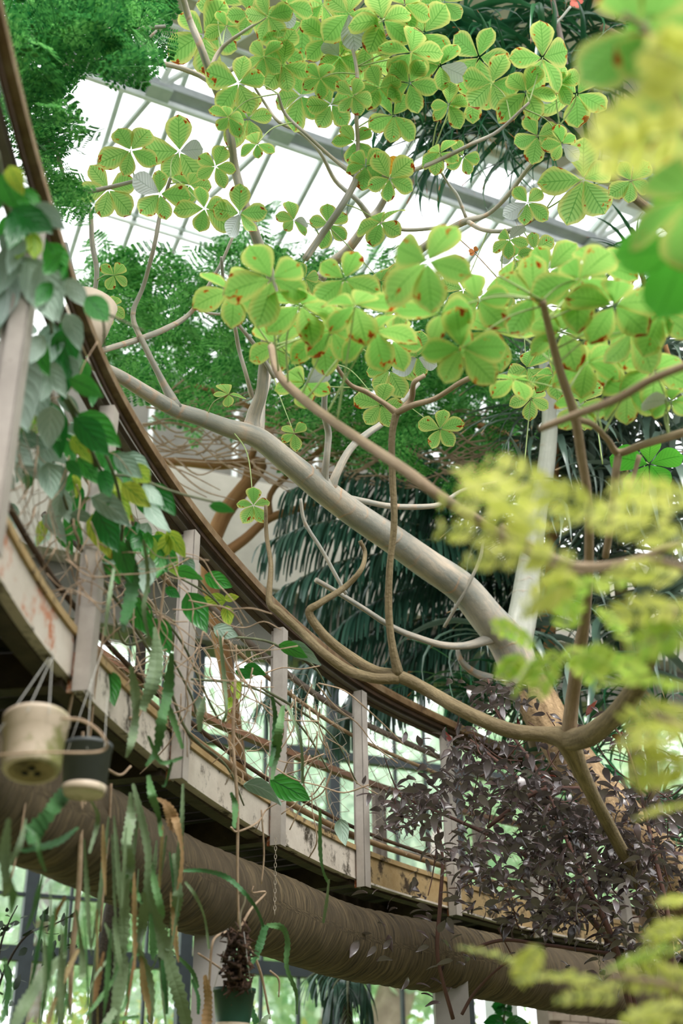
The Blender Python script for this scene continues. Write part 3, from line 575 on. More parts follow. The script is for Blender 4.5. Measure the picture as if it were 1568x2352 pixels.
BR = [
 [(575, 1000, 24, 7.2), (582, 955, 17, 7.2), (600, 900, 14, 7.15), (606, 840, 13, 7.1), (612, 770, 12, 7.0), (628, 690, 12, 6.95), (618, 620, 11, 6.9), (588, 545, 12, 6.8), (562, 470, 11, 6.7), (540, 390, 10, 6.7), (530, 320, 9.5, 6.6), (515, 255, 9, 6.6), (490, 190, 9, 6.5), (462, 110, 9, 6.4), (435, 45, 8, 6.4), (415, -20, 8, 6.3)],
 [(590, 1000, 18, 7.25), (600, 930, 10, 7.4), (612, 880, 9, 7.6), (625, 800, 8, 7.7), (640, 720, 8, 7.8)],
 [(405, 938, 15, 6.9), (370, 870, 8, 6.85), (335, 800, 7, 6.8), (305, 725, 6, 6.8), (330, 655, 5, 6.8), (355, 560, 5, 6.7), (370, 480, 4.5, 6.7), (392, 408, 4, 6.6)],
 [(225, 808, 7, 6.6), (310, 782, 7, 6.8), (370, 760, 7, 6.9), (425, 730, 6, 7.0), (455, 695, 5, 7.0), (485, 645, 4.5, 7.0), (510, 600, 4, 7.0), (536, 540, 3.5, 7.0)],
 [(455, 700, 4, 7.0), (475, 718, 3.5, 7.0), (505, 722, 3, 7.0)],
 [(578, 910, 6, 7.2), (565, 860, 5, 7.1), (548, 800, 5, 7.1), (537, 740, 4.5, 7.0), (515, 660, 4, 7.0), (508, 590, 3.5, 6.9)],
 [(630, 868, 5, 7.1), (590, 800, 5, 7.0), (545, 742, 4.5, 6.9), (530, 715, 4, 6.9)],
 [(745, 1138, 22, 7.5), (745, 1100, 10, 7.45), (750, 1050, 8, 7.4), (754, 995, 8, 7.4), (745, 950, 7, 7.3), (748, 870, 6, 7.2), (765, 775, 5, 7.1), (770, 700, 5, 7.0)],
 [(757, 1135, 14, 7.5), (772, 1090, 10, 7.5), (805, 1030, 9, 7.6), (845, 995, 8, 7.7), (885, 965, 7, 7.8), (960, 880, 6, 8.0)],
 [(765, 1138, 10, 7.6), (830, 1150, 7, 7.7), (900, 1163, 7, 7.8), (985, 1163, 6, 7.9), (1020, 1152, 5, 8.0), (1065, 1125, 4, 8.1), (1140, 1105, 3, 8.2)],
 [(700, 596, 8, 6.6), (735, 545, 8, 6.6), (780, 480, 8, 6.5), (812, 425, 8, 6.5), (818, 400, 7, 6.5), (822, 340, 5, 6.5), (818, 260, 5, 6.4), (820, 170, 4.5, 6.4), (805, 90, 4, 6.4)],
 [(815, 404, 7, 6.5), (860, 404, 6, 6.5), (910, 400, 6, 6.4), (965, 385, 5, 6.4), (1020, 362, 5, 6.4), (1085, 330, 4.5, 6.3), (1145, 300, 4, 6.3), (1215, 235, 3, 6.2)],
 [(815, 404, 6, 6.5), (760, 360, 4.5, 6.5), (705, 310, 4, 6.4), (655, 262, 4, 6.4), (638, 215, 3, 6.3)],
 [(735, 640, 13, 7.4), (755, 610, 12, 7.4), (800, 572, 11, 7.3), (845, 510, 10, 7.2), (870, 480, 8, 7.2), (900, 430, 7, 7.1), (935, 405, 6, 7.1)],
 [(850, 502, 8, 7.2), (820, 460, 6, 7.1), (770, 415, 5, 7.1), (735, 350, 4.5, 7.0), (690, 305, 4, 7.0), (640, 280, 4, 6.9), (610, 240, 3.5, 6.9), (578, 190, 3, 6.8)],
 [(862, 500, 7, 7.2), (895, 520, 5, 7.1), (940, 528, 4.5, 7.1), (1020, 522, 4, 7.0)],
 [(720, 655, 10, 7.5), (800, 655, 9, 7.5), (880, 635, 8, 7.4), (930, 600, 9, 7.3), (990, 555, 9, 7.2), (1035, 525, 8, 7.1), (1070, 508, 8, 7.0), (1120, 492, 5, 7.0), (1165, 450, 5, 6.9), (1210, 390, 5, 6.8), (1250, 345, 5, 6.7), (1285, 288, 4, 6.6)],
 [(1072, 508, 6, 7.0), (1110, 528, 5, 6.9), (1165, 530, 5, 6.8), (1215, 510, 4, 6.8), (1252, 482, 3, 6.7)],
 [(1070, 500, 4, 7.0), (1050, 450, 4, 7.0), (1028, 420, 3, 7.0), (990, 360, 2, 6.9)],
 [(490, 185, 7, 6.5), (488, 150, 6, 6.5), (510, 110, 5, 6.5), (548, 80, 4, 6.4), (610, 40, 3, 6.4)],
 [(500, 182, 7, 6.5), (530, 160, 6, 6.5), (565, 145, 5, 6.5), (620, 140, 5, 6.4)],
 [(482, 188, 6, 6.5), (450, 170, 6, 6.5), (400, 152, 6, 6.4), (350, 142, 6, 6.3), (312, 125, 4, 6.3)],
 [(60, 438, 7, 6.6), (130, 440, 7, 6.6), (200, 440, 6, 6.6), (260, 428, 5, 6.6), (312, 415, 4, 6.5)],
 [(208, 480, 5, 6.8), (212, 560, 6, 6.8), (222, 620, 6, 6.8), (216, 680, 5, 6.8), (206, 720, 4, 6.8)],
 [(1020, 1440, 4, 8.3), (1060, 1370, 4, 8.2), (1100, 1290, 4, 8.2), (1110, 1240, 3, 8.2)],
 [(690, 1145, 4, 7.3), (700, 1200, 4.5, 7.3), (740, 1265, 4.5, 7.3), (770, 1320, 4.5, 7.3), (795, 1365, 4, 7.3)],
 [(725, 1332, 6, 7.6), (770, 1358, 6, 7.7), (830, 1395, 6, 7.8), (900, 1440, 7, 8.0), (960, 1465, 7.5, 8.1), (1020, 1482, 8, 8.2), (1075, 1482, 9, 8.3), (1130, 1465, 14, 8.4)],
 [(1050, 1490, 5, 8.4), (1060, 1520, 7, 8.4), (1090, 1545, 9, 8.5), (1130, 1560, 12, 8.5)],
]
for b_ in BR: branch('branch', b_, M['bark'], t1, n=5, nn=10, keepers=S1, lump=.04)
CL = [(468,78,80),(510,12,60),(615,38,62),(548,190,75),(605,130,48),(570,272,66),(525,268,45),(300,345,66),(412,348,70),(367,445,60),(470,478,64),(435,425,45),(495,382,50),(250,435,66),(690,220,70),(675,505,48),(550,490,55),(755,515,50),(695,50,78),(650,150,60),(750,90,68),(735,180,50),(1099,131,78),(1246,132,84),(1129,190,66),(1084,225,52),(1209,210,74),(1324,215,82),(1234,312,56),(1339,412,86),(1449,415,50),(1211,465,52),(904,265,66),(849,150,66),(974,75,72),(879,45,76),(944,120,72),(1019,5,52),(815,325,52),(839,380,52),(894,410,58),(874,510,60),(1009,350,48),(1064,360,40),(1169,550,46),(1229,575,46),(250,705,48),(262,632,40),(525,905,40),(675,995,36),(582,1160,46),(874,645,62),(1064,665,50),(1219,625,52),(1164,715,50),(894,850,62),(959,820,56),(874,930,60),(1209,845,72),(1270,860,60),(1344,920,64),(1010,985,50),(1219,915,52),(1490,1065,78),(800,30,70),(845,95,60),(1010,150,60),(780,130,60),(590,330,40),(520,60,46),(1290,330,44),(1180,590,36),(700,640,50),(640,120,60),(760,240,60),(870,200,56),(1280,190,60),(660,10,60),(740,10,64),(930,10,62),(575,30,58),(810,220,52),(940,190,60),(1030,240,50)]
for i, (x, y, r) in enumerate(CL):
    compound(t1, x, y, r, 6.5+rng.uniform(-.25, .25) if y < 550 else 6.7+rng.uniform(-.2, .3), S1, 0 if (x, y) != (1490, 1065) else 2, 5 if r > 42 else 4)
hub = P(940, 382, 6.4); obj('leaflet', LV[3][0], None, t1, frame(hub, R @ Vector((-1, -.05, .2)), R @ Vector((0, -.3, 1)), .14), label='orange dying leaf')

# ------------------------------------------------------------------ nearer tree crossing the handrail
t2 = thing('near_tree', 'nearer tree whose brown limbs cross the handrail and carry large blurred leaves', 'tree', (2.6, 5.2, 0)); S2 = []
BR2 = [
 [(1660, 2700, 20, 7.3), (1580, 2350, 18, 7.2), (1490, 2080, 15, 7.0), (1410, 1920, 15, 6.6), (1362, 1830, 16, 6.2), (1328, 1760, 20, 5.9), (1300, 1700, 28, 5.8), (1255, 1688, 19, 5.85), (1180, 1680, 18, 5.9), (1110, 1655, 17, 5.95), (1040, 1620, 16, 6.0), (980, 1585, 15, 6.1), (920, 1555, 15, 6.1), (860, 1540, 12, 6.2), (800, 1505, 12, 6.3), (745, 1460, 11, 6.3), (710, 1408, 10, 6.3), (735, 1385, 8, 6.3), (790, 1350, 7, 6.4), (828, 1310, 6, 6.4), (838, 1270, 5, 6.5), (826, 1242, 5, 6.5)],
 [(915, 1558, 14, 6.1), (860, 1558, 12, 6.1), (800, 1540, 12, 6.2), (745, 1502, 11, 6.2), (690, 1450, 10, 6.3), (640, 1405, 10, 6.3), (618, 1380, 8, 6.3), (622, 1300, 6, 6.4), (612, 1230, 5, 6.5), (610, 1160, 4, 6.5)],
 [(915, 1550, 13, 6.1), (900, 1480, 9, 6.1), (892, 1400, 9, 6.1), (895, 1300, 8, 6.1), (905, 1200, 8, 6.1), (900, 1080, 8, 6.1), (900, 1000, 8, 6.1), (910, 948, 9, 6.1)],
 [(910, 948, 9, 6.1), (880, 925, 6, 6.1), (840, 900, 6, 6.1), (800, 880, 5, 6.0), (760, 820, 4, 5.9), (735, 780, 4, 5.8)],
 [(910, 948, 8, 6.1), (950, 930, 7, 6.0), (1000, 915, 6, 5.9), (1055, 880, 6, 5.8), (1092, 862, 6, 5.7)],
 [(925, 940, 8, 6.1), (945, 915, 7, 6.1), (950, 880, 6, 6.0), (975, 862, 5, 6.0)],
 [(622, 795, 8, 5.2), (640, 860, 10, 5.1), (690, 912, 11, 5.0), (760, 965, 11, 4.8), (840, 1020, 12, 4.6), (930, 1080, 13, 4.4), (1010, 1140, 13, 4.3), (1120, 1210, 12, 4.5), (1240, 1280, 11, 4.8), (1350, 1330, 11, 5.2)],
 [(1245, 690, 8, 4.4), (1262, 760, 9, 4.5), (1285, 850, 10, 4.6), (1318, 950, 11, 4.7), (1335, 1050, 11, 4.8), (1350, 1150, 10, 4.9), (1352, 1280, 11, 5.1), (1345, 1400, 12, 5.3), (1330, 1500, 16, 5.5), (1315, 1600, 16, 5.7), (1305, 1695, 18, 5.8)],
 [(1305, 1700, 26, 5.8), (1350, 1690, 26, 5.6), (1400, 1655, 24, 5.3), (1440, 1610, 24, 5.0), (1470, 1560, 22, 4.8), (1500, 1480, 20, 4.6), (1540, 1400, 18, 4.4)],
 [(1320, 962, 8, 4.7), (1360, 975, 7, 4.8), (1395, 1010, 7, 4.9), (1420, 1040, 9, 5.0), (1480, 1020, 9, 4.9), (1600, 985, 10, 4.6)],
 [(1420, 1040, 9, 5.0), (1412, 1100, 9, 5.0), (1405, 1180, 9, 5.1), (1390, 1280, 8, 5.2)],
 [(1468, 1045, 6, 5.0), (1450, 1110, 5, 5.0), (1430, 1170, 5, 5.0)],
 [(1150, 1210, 7, 3.6), (1280, 1285, 9, 3.5), (1350, 1300, 9, 3.5), (1440, 1290, 9, 3.4), (1560, 1250, 9, 3.3)],
 [(1240, 985, 8, 4.0), (1330, 950, 9, 3.9), (1420, 915, 10, 3.7), (1500, 870, 10, 3.6), (1600, 830, 10, 3.5)],
]
for i, b_ in enumerate(BR2): branch('branch', b_, M['barkbrown'] if i < 3 or i == 8 else M['barktan'], t2, n=6, nn=12, keepers=S2, lump=.03)
CL2 = [(625,640,100,4.7),(530,665,80,5.0),(690,700,90,4.8),(815,700,100,4.6),(860,760,90,4.8),(980,600,110,4.2),(1010,720,90,4.4),(1095,690,80,4.5),(1060,800,100,4.4),(1225,680,90,4.6),(1330,640,100,4.4),(1290,760,95,4.6),(1410,700,95,4.4),(1450,760,90,4.6),(1350,830,90,4.8),(1500,850,85,4.8),(1520,720,90,4.5),(740,775,75,5.2),(640,790,70,5.3),(900,780,75,5.3),(700,880,60,5.5),(1130,760,80,5.0),(1180,870,70,5.2),(1440,900,75,4.9),(1540,920,70,4.8),(1380,610,80,4.6),(1330,930,60,5.0),(790,640,80,5.0),(760,760,80,4.9),(930,690,70,5.0),(1170,640,70,5.0),(1260,620,80,4.9),(1400,810,80,4.9)]
for x, y, r, d in CL2: compound(t2, x, y, r, d, S2, 1, 5, face=.30)
t3 = thing('sapling', 'very near sapling with large out-of-focus leaves at the upper right edge', 'tree', (1.2, 2.3, 0)); S3 = []
branch('branch', [(1660, 1100, 14, 2.4), (1620, 700, 13, 2.4), (1600, 420, 12, 2.4), (1560, 240, 11, 2.4), (1500, 90, 8, 2.4), (1430, 30, 6, 2.4)], M['barktan'], t3, keepers=S3)
branch('branch', [(1600, 2700, 18, 2.4), (1660, 1900, 16, 2.4), (1660, 1100, 14, 2.4)], M['barktan'], t3, keepers=S3)
for x, y, r, d, row, an in [(1470, 60, 150, 2.5, 1, 2.6), (1540, 190, 170, 2.45, 1, .4), (1590, 450, 170, 2.5, 1, 1.2), (1580, 560, 160, 2.7, 2, 2.4), (1540, 20, 130, 2.7, 2, 1)]: compound(t3, x, y, r, d, S3, row, 5, face=.55, keep_angle=an)

# ------------------------------------------------------------------ feathery (pinnate) foliage
def feather_mesh(np_=9, nl=9, Lr=1.0, lp=.38, lw=.045, seed=0, bip=True, droop=.15):
    r = random.Random(seed); m = MB()
    def quad(p, d, n_, l, wd):
        s = d.cross(n_).normalized()*wd; m.add([p, p+d*l*.45+s, p+d*l, p+d*l*.45-s], [(0, 1, 2, 3)], [(.5, 0), (1, .5), (.5, 1), (0, .5)])
    up = Vector((0, 0, 1)); m.tube([Vector((0, t/6, -droop*(t/6)**2)) for t in range(7)], .008, 3, False)
    for i in range(np_):
        t = .12+.88*i/(np_-1); c = Vector((0, t, -droop*t*t)); env = math.sin(math.pi*(.15+.75*t))
        for sd in (-1, 1):
            d = Vector((sd, .55+r.uniform(-.1, .1), r.uniform(-.35, .05))).normalized()
            if not bip: quad(c, d, up, lp*env*r.uniform(.85, 1.1), lw); continue
            L = lp*env*r.uniform(.85, 1.1); e2 = d.cross(up).normalized()*sd
            for k in range(nl):
                q = c+d*L*(k+.8)/nl
                for s2 in (-1, 1):
                    dd = (d*.45+e2*s2).normalized(); quad(q, dd, up, lw*2.1*r.uniform(.8, 1.1), lw*.42)
    return m
FV = []
for mt in ('feather', 'featherdark'):
    row = []
    for s in range(3):
        me = feather_mesh(seed=s, np_=7, nl=7, lw=.055).mesh('spray', False); me.materials.append(M[mt]); row.append(me)
    FV.append(row)
def inpoly(x, y, poly):
    c = False; j = len(poly)-1
    for i in range(len(poly)):
        if (poly[i][1] > y) != (poly[j][1] > y) and x < (poly[j][0]-poly[i][0])*(y-poly[i][1])/(poly[j][1]-poly[i][1])+poly[i][0]: c = not c
        j = i
    return c
def rpoly(poly):
    xs = [p[0] for p in poly]; ys = [p[1] for p in poly]
    while True:
        x, y = rng.uniform(min(xs), max(xs)), rng.uniform(min(ys), max(ys))
        if inpoly(x, y, poly): return x, y
def sprays(parent, poly, n, d0, d1, size, row, nparts, sub=None):
    big = MB(); mesh_pool = FV[row]
    for i in range(n):
        x, y = rpoly(poly); d = rng.uniform(d0, d1)
        p = P(x, y, d); dr = Vector((rng.gauss(0, 1), rng.gauss(0, 1), rng.gauss(-.25, .35))).normalized(); nm = Vector((rng.gauss(0, .5), rng.gauss(0, .5), 1)).normalized()
        s = size*rng.uniform(.7, 1.2); Mx = frame(p-dr*s*.5, dr, nm, s); me = rng.choice(mesh_pool)
        if i < nparts: obj('spray', me, None, parent, Mx)
        else:
            arr = np.empty(len(me.vertices)*3); me.vertices.foreach_get('co', arr); arr = arr.reshape(-1, 3); Mn = np.array(Mx); v = arr @ Mn[:3, :3].T+Mn[:3, 3]
            b = len(big.v); big.v += [tuple(q) for q in v]; big.f += [tuple(k+b for k in pl.vertices) for pl in me.polygons]; big.uv += [(.5, .5)]*len(v)
    if big.v:
        o = big.build('leaf_mass', M['feather' if row == 0 else 'featherdark'], parent, False); o['kind'] = 'stuff'
t4 = thing('feather_leaved_tree', 'bright green feathery-leaved tree filling the middle behind the pale limb', 'tree', (.4, 11.5, 0))
for b_ in [[(560, 1900, 18, 11), (530, 1600, 18, 11), (480, 1320, 20, 11), (505, 1200, 20, 11), (560, 1120, 18, 11), (600, 1062, 12, 11), (500, 1068, 12, 11), (390, 1060, 10, 11), (300, 1070, 8, 11)],
           [(490, 1290, 14, 11), (560, 1240, 12, 11), (620, 1190, 10, 11), (720, 1155, 8, 11), (800, 1100, 7, 11)],
           [(560, 1120, 12, 11), (600, 1000, 8, 11), (720, 900, 7, 11), (800, 780, 6, 11), (860, 640, 5, 11)],
           [(1000, 960, 7, 11), (1110, 980, 8, 11), (1180, 1010, 8, 11), (1260, 1100, 9, 11)], [(430, 880, 6, 11), (520, 910, 6, 11), (620, 960, 7, 11), (700, 1010, 8, 11)], [(700, 960, 6, 11.2), (830, 980, 6, 11.2), (960, 900, 5, 11.2)],
           [(620, 1190, 7, 11), (630, 1120, 7, 11), (760, 1010, 7, 11), (840, 870, 6, 11)]]:
    branch('branch', b_, M['barkorange'], t4, n=5, nn=8)
big_poly = [(235, 830), (250, 680), (190, 600), (420, 590), (540, 520), (620, 470), (720, 600), (900, 540), (960, 640), (1090, 700), (1250, 700), (1260, 1000), (1180, 1120), (1040, 1180), (880, 1060), (700, 1050), (560, 960), (420, 990), (300, 900)]
sprays(t4, big_poly, 560, 9.6, 12.6, .36, 0, 300)
sprays(t4, [(900, 700), (1300, 720), (1300, 1120), (1050, 1180), (900, 1050)], 90, 11, 13, .36, 0, 0)
sprays(t4, [(240, 830), (250, 750), (1200, 750), (1250, 1000), (1150, 1150), (860, 1060), (700, 1020), (560, 960), (420, 960)], 120, 12.4, 13.2, .5, 1, 0)
sprays(t4, [(150, 640), (180, 560), (560, 600), (560, 700), (200, 800)], 60, 10, 12, .36, 0, 0)
for i in range(170):                                        # fine bare twigs
    x, y = rpoly([(300, 900), (560, 950), (1150, 1000), (1100, 1150), (600, 1080), (300, 1060)]); a = rng.uniform(-.6, .6); L = rng.uniform(60, 200)
    branch('twig', [(x, y, 2.6, 10.5), (x+L*.5*math.cos(a), y+L*.5*math.sin(a)+rng.uniform(-30, 30), 2.0, 10.5), (x+L*math.cos(a), y+L*math.sin(a), 1.1, 10.5)], M['twig'], t4, n=4, nn=5)
t5 = thing('fern_leaved_tree', 'dark green fern-leaved tree at the top left above the handrail', 'tree', (-3.6, 4.4, 0))
branch('branch', [(-700, 1400, 24, 6.3), (-420, 700, 20, 6.2), (-160, 250, 16, 6.1), (20, 120, 12, 6), (120, 60, 10, 6), (260, 70, 7, 6), (380, 60, 4, 6)], M['bark'], t5)
branch('branch', [(-160, 250, 12, 6.1), (40, 260, 8, 6), (120, 330, 6, 6), (150, 420, 4, 6)], M['bark'], t5); branch('branch', [(20, 120, 10, 6.0), (90, 180, 6, 6), (170, 140, 5, 6), (290, 130, 4, 6), (360, 70, 3, 6)], M['bark'], t5)
pl = [(-20, -20), (330, -20), (390, 50), (370, 110), (330, 150), (230, 150), (170, 150), (140, 220), (180, 250), (130, 290), (180, 320), (150, 340), (90, 370), (40, 300), (10, 160)]
sprays(t5, pl, 100, 5.4, 6.6, .26, 1, 100); sprays(t5, pl, 28, 5.3, 6.4, .22, 0, 28)
sprays(t5, [(90, 360), (200, 440), (190, 490), (110, 450)], 16, 5.6, 6.0, .2, 0, 16)

# ------------------------------------------------------------------ strap-leaved plants
def strap_mesh(w_=.03, droop=1.0, seed=0, n=9, twist=0, tip=.25):
    m = MB(); r = random.Random(seed); p = Vector((0, 0, 0)); a = r.uniform(.2, .8); vs_, uv = [], []
    for i in range(n+1):
        t = i/n; hw = w_*(.55+.45*math.sin(math.pi*min(1, t*1.3)))*(1 if t < .6 else (1-(t-.6)/.4)**.7+.02)
        sx = math.cos(twist*t); sz = math.sin(twist*t)
        for u, x in ((0, -hw), (.5, 0), (1, hw)): vs_.append((p.x+x*sx+.02*math.sin(t*5+seed), p.y, p.z+x*sz+(abs(u-.5)*w_*.8))); uv.append((u, t))
        ang = a-droop*t*2.0; p = p+Vector((0, math.cos(max(ang, -1.5)), math.sin(max(ang, -1.5))))/n
    m.add(vs_, [(i*3+k, i*3+k+1, (i+1)*3+k+1, (i+1)*3+k) for i in range(n) for k in (0, 1)], uv); return m
SV = {}
for mt in ('strapD', 'strapG'):
    SV[mt] = []
    for s in range(7):
        me = strap_mesh(.022 if mt == 'strapD' else .034, .45+.16*s, s, twist=rng.uniform(-1, 1)).mesh('leaf'); me.materials.append(M[mt]); SV[mt].append(me)
NLEAF = {}; MASS = {}
def massadd(key, me, Mx):
    big = MASS.setdefault(key, MB()); a = np.empty(len(me.vertices)*3); me.vertices.foreach_get('co', a); Mn = np.array(Mx); v = a.reshape(-1, 3) @ Mn[:3, :3].T+Mn[:3, 3]
    b = len(big.v); big.v += [tuple(q) for q in v]; big.f += [tuple(k+b for k in q.vertices) for q in me.polygons]
    vv = np.linspace(0, 1, len(v)//3) if len(v) % 3 == 0 else np.full(len(v), .5); big.uv += [((.0, .5, 1.)[i % 3], float(vv[i//3])) for i in range(len(v))]
def flush(parent, mt):
    big = MASS.pop(parent.name, None)
    if big: o = big.build('leaf_mass', M[mt], parent); o['kind'] = 'stuff'
def rosette(parent, c, n, L, mt, az=None, spread=6.28, up=.0):
    for i in range(n):
        a = rng.uniform(0, 6.28) if az is None else az+rng.uniform(-spread/2, spread/2)
        s = L*rng.uniform(.6, 1.15); q = Matrix.Rotation(-a, 4, 'Z') @ Matrix.Rotation(rng.uniform(-.5, .35)+up, 4, 'X') @ Matrix.Rotation(rng.uniform(-.3, .3), 4, 'Y')
        Mx = Matrix.Translation(c+rv(.05)) @ q @ Matrix.Scale(s, 4); NLEAF[parent.name] = NLEAF.get(parent.name, 0)+1
        if NLEAF[parent.name] <= 295: obj('leaf', rng.choice(SV[mt]), None, parent, Mx)
        else: massadd(parent.name, rng.choice(SV[mt]), Mx)
d1 = thing('strap_leaved_palm', 'dark green strap-leaved palm hanging in the upper right in front of the soffit', 'palm', (3.2, 9.2, 0))
branch('stem', [(1700, 800, 11, 9.3), (1568, 560, 11, 9), (1440, 440, 10, 9), (1340, 350, 10, 9), (1240, 262, 9, 9), (1180, 200, 8, 9), (1150, 120, 8, 9)], M['barkbrown'], d1)
branch('stem', [(1700, 800, 11, 9.3), (1640, 400, 10, 9), (1500, 150, 10, 9), (1380, 60, 9, 9)], M['barkbrown'], d1)
branch('stem', [(1310, 210, 6, 8.9), (1290, 100, 6, 8.9), (1260, -40, 6, 8.9)], M['pipe'], d1); branch('stem', [(1240, 82, 3, 8.4), (1280, 50, 3, 8.4), (1310, 15, 3, 8.4)], M['barkpale'], d1)
for x, y, n, L in [(1060, 40, 30, .9), (1150, 70, 38, 1.0), (1230, 20, 38, 1.0), (1320, 60, 42, 1.05), (1000, 60, 20, .8), (1140, 190, 40, 1.0), (1250, 230, 36, .95), (1350, 210, 30, .95), (1420, 50, 24, 1.0)]:
    rosette(d1, P(x, y, 9.0+rng.uniform(-.3, .5)), int(n*.62), L, 'strapD', up=-.15)
for x, y, n, L in [(1010, 200, 22, .9), (1090, 230, 26, 1.0), (1180, 290, 26, 1.0), (1290, 330, 24, .95), (1230, 130, 20, 1.2), (960, 240, 24, .9), (1060, 330, 24, .8), (1130, 120, 26, 1.1)]: rosette(d1, P(x, y, 8.8+rng.uniform(-.2, .4)), n, L, 'strapD', az=-1.9, spread=2.2, up=-.35)
flush(d1, 'strapD')
d2 = thing('grey_strap_plant', 'tall plant with drooping grey-green strap leaves behind the pale trunk, right side', 'plant', (3.3, 9.6, 0))
branch('stem', [(1500, 2300, 20, 10), (1470, 1900, 18, 10), (1440, 1500, 16, 10), (1400, 1100, 14, 10), (1380, 850, 12, 10), (1360, 760, 10, 10)], M['barktan'], d2)
branch('stem', [(1240, 1700, 20, 9.9), (1262, 1400, 17, 9.8), (1268, 1150, 15, 9.7), (1270, 980, 13, 9.7)], M['barkorange'], d2)
for x, y, n, L in [(1370, 780, 50, .95), (1300, 930, 50, .95), (1420, 960, 46, 1.0), (1520, 1010, 34, 1.0), (1390, 1130, 40, 1.0), (1250, 1180, 30, .9), (1500, 1230, 34, 1.0), (1340, 1000, 34, .9), (1430, 1080, 34, 1.0), (1300, 850, 40, .9), (1480, 820, 40, 1.0), (1400, 880, 40, 1.0), (1540, 1120, 40, 1.0), (1330, 1090, 40, .9), (1440, 1200, 40, 1.0), (1360, 1300, 40, .9), (1520, 1360, 40, 1.0), (1250, 1030, 30, .8)]:
    rosette(d2, P(x, y, 9.7+rng.uniform(-.4, .4)), n, L, 'strapG')
flush(d2, 'strapG')
d3 = thing('low_strap_plant', 'strap-leaved plant behind the trunk above the purple shrub', 'plant', (2.2, 9.9, 0))
branch('stem', [(1300, 2100, 14, 9.8), (1250, 1800, 14, 9.7), (1180, 1560, 12, 9.6), (1150, 1480, 10, 9.6)], M['barktan'], d3)
branch('stem', [(1540, 2300, 14, 9.8), (1500, 1800, 14, 9.7), (1470, 1460, 10, 9.6)], M['barktan'], d3)
for x, y, n, L in [(1150, 1480, 44, .9), (1110, 1600, 40, .8), (1230, 1620, 40, .8), (1340, 1560, 40, .9), (1470, 1450, 44, 1.0), (1500, 1650, 30, .9), (1400, 1900, 34, .9), (1520, 1850, 34, .9), (1320, 1750, 30, .8)]:
    rosette(d3, P(x, y, 9.5+rng.uniform(-.3, .4)), n, L, 'strapG' if y < 1600 else 'strapD')
flush(d3, 'strapD')
d4 = thing('small_dracaena', 'small dark strap-leaved tuft in front of the roof beams at the right', 'plant', (3.4, 8.9, 0))
branch('stem', [(1560, 900, 6, 9), (1510, 740, 6, 9), (1470, 620, 6, 9)], M['barkorange'], d4)
rosette(d4, P(1465, 610, 8.9), 34, .55, 'strapD', up=.7)
# hanging rosette tips at (1450,400-560)
# feather palm in the middle
def palm_frond(pts, nl=52, L=.55, mat='palm', parent=None, droop=1.0):
    c = cr(pts, 14); P3 = [P(x[0], x[1], x[2]) for x in c]; m = MB(); m.tube(P3, [.014*(1-.7*i/len(P3)) for i in range(len(P3))], 6)
    fo = m.build('frond', M['twiggreen'], parent); m = MB()
    for i in range(nl):
        t = .06+.93*i/nl; k = t*(len(P3)-1); a = P3[int(k)]; b = P3[min(int(k)+1, len(P3)-1)]; p = a.lerp(b, k-int(k)); d = (b-a).normalized() if (b-a).length > 1e-6 else Vector((1, 0, 0))
        for sd in (-1, 1):
            out = (d.cross(Vector((0, 0, 1))).normalized()*sd*.9+d*.55+rv(.12)).normalized(); ll = L*(.45+.55*math.sin(math.pi*(.1+.85*t)))*rng.uniform(.8, 1.1)
            q = p.copy(); w0 = .0105; pv = None; vs_ = []; uv = []; s = out.cross(Vector((0, 0, 1))).normalized()
            for j in range(6):
                u = j/5; ww = w0*(.4+math.sin(math.pi*(.15+.8*u)))*.8
                vs_ += [q-s*ww, q+s*ww]; uv += [(0, u), (1, u)]; out = (out+Vector((0, 0, -1))*.42*droop).normalized(); q = q+out*ll/5
            m.add(vs_, [(2*j, 2*j+1, 2*j+3, 2*j+2) for j in range(5)], uv)
    m.build('leaflets', M[mat], fo)
pp = thing('feather_palm', 'blue-green feather palm arching behind the pale limb in front of the concrete band', 'palm', (2.2, 11.2, 0))
branch('trunk', [(1230, 2300, 30, 11.3), (1230, 1900, 28, 11.2), (1225, 1600, 26, 11.1), (1220, 1330, 22, 11)], M['barkdark'], pp, nn=12)
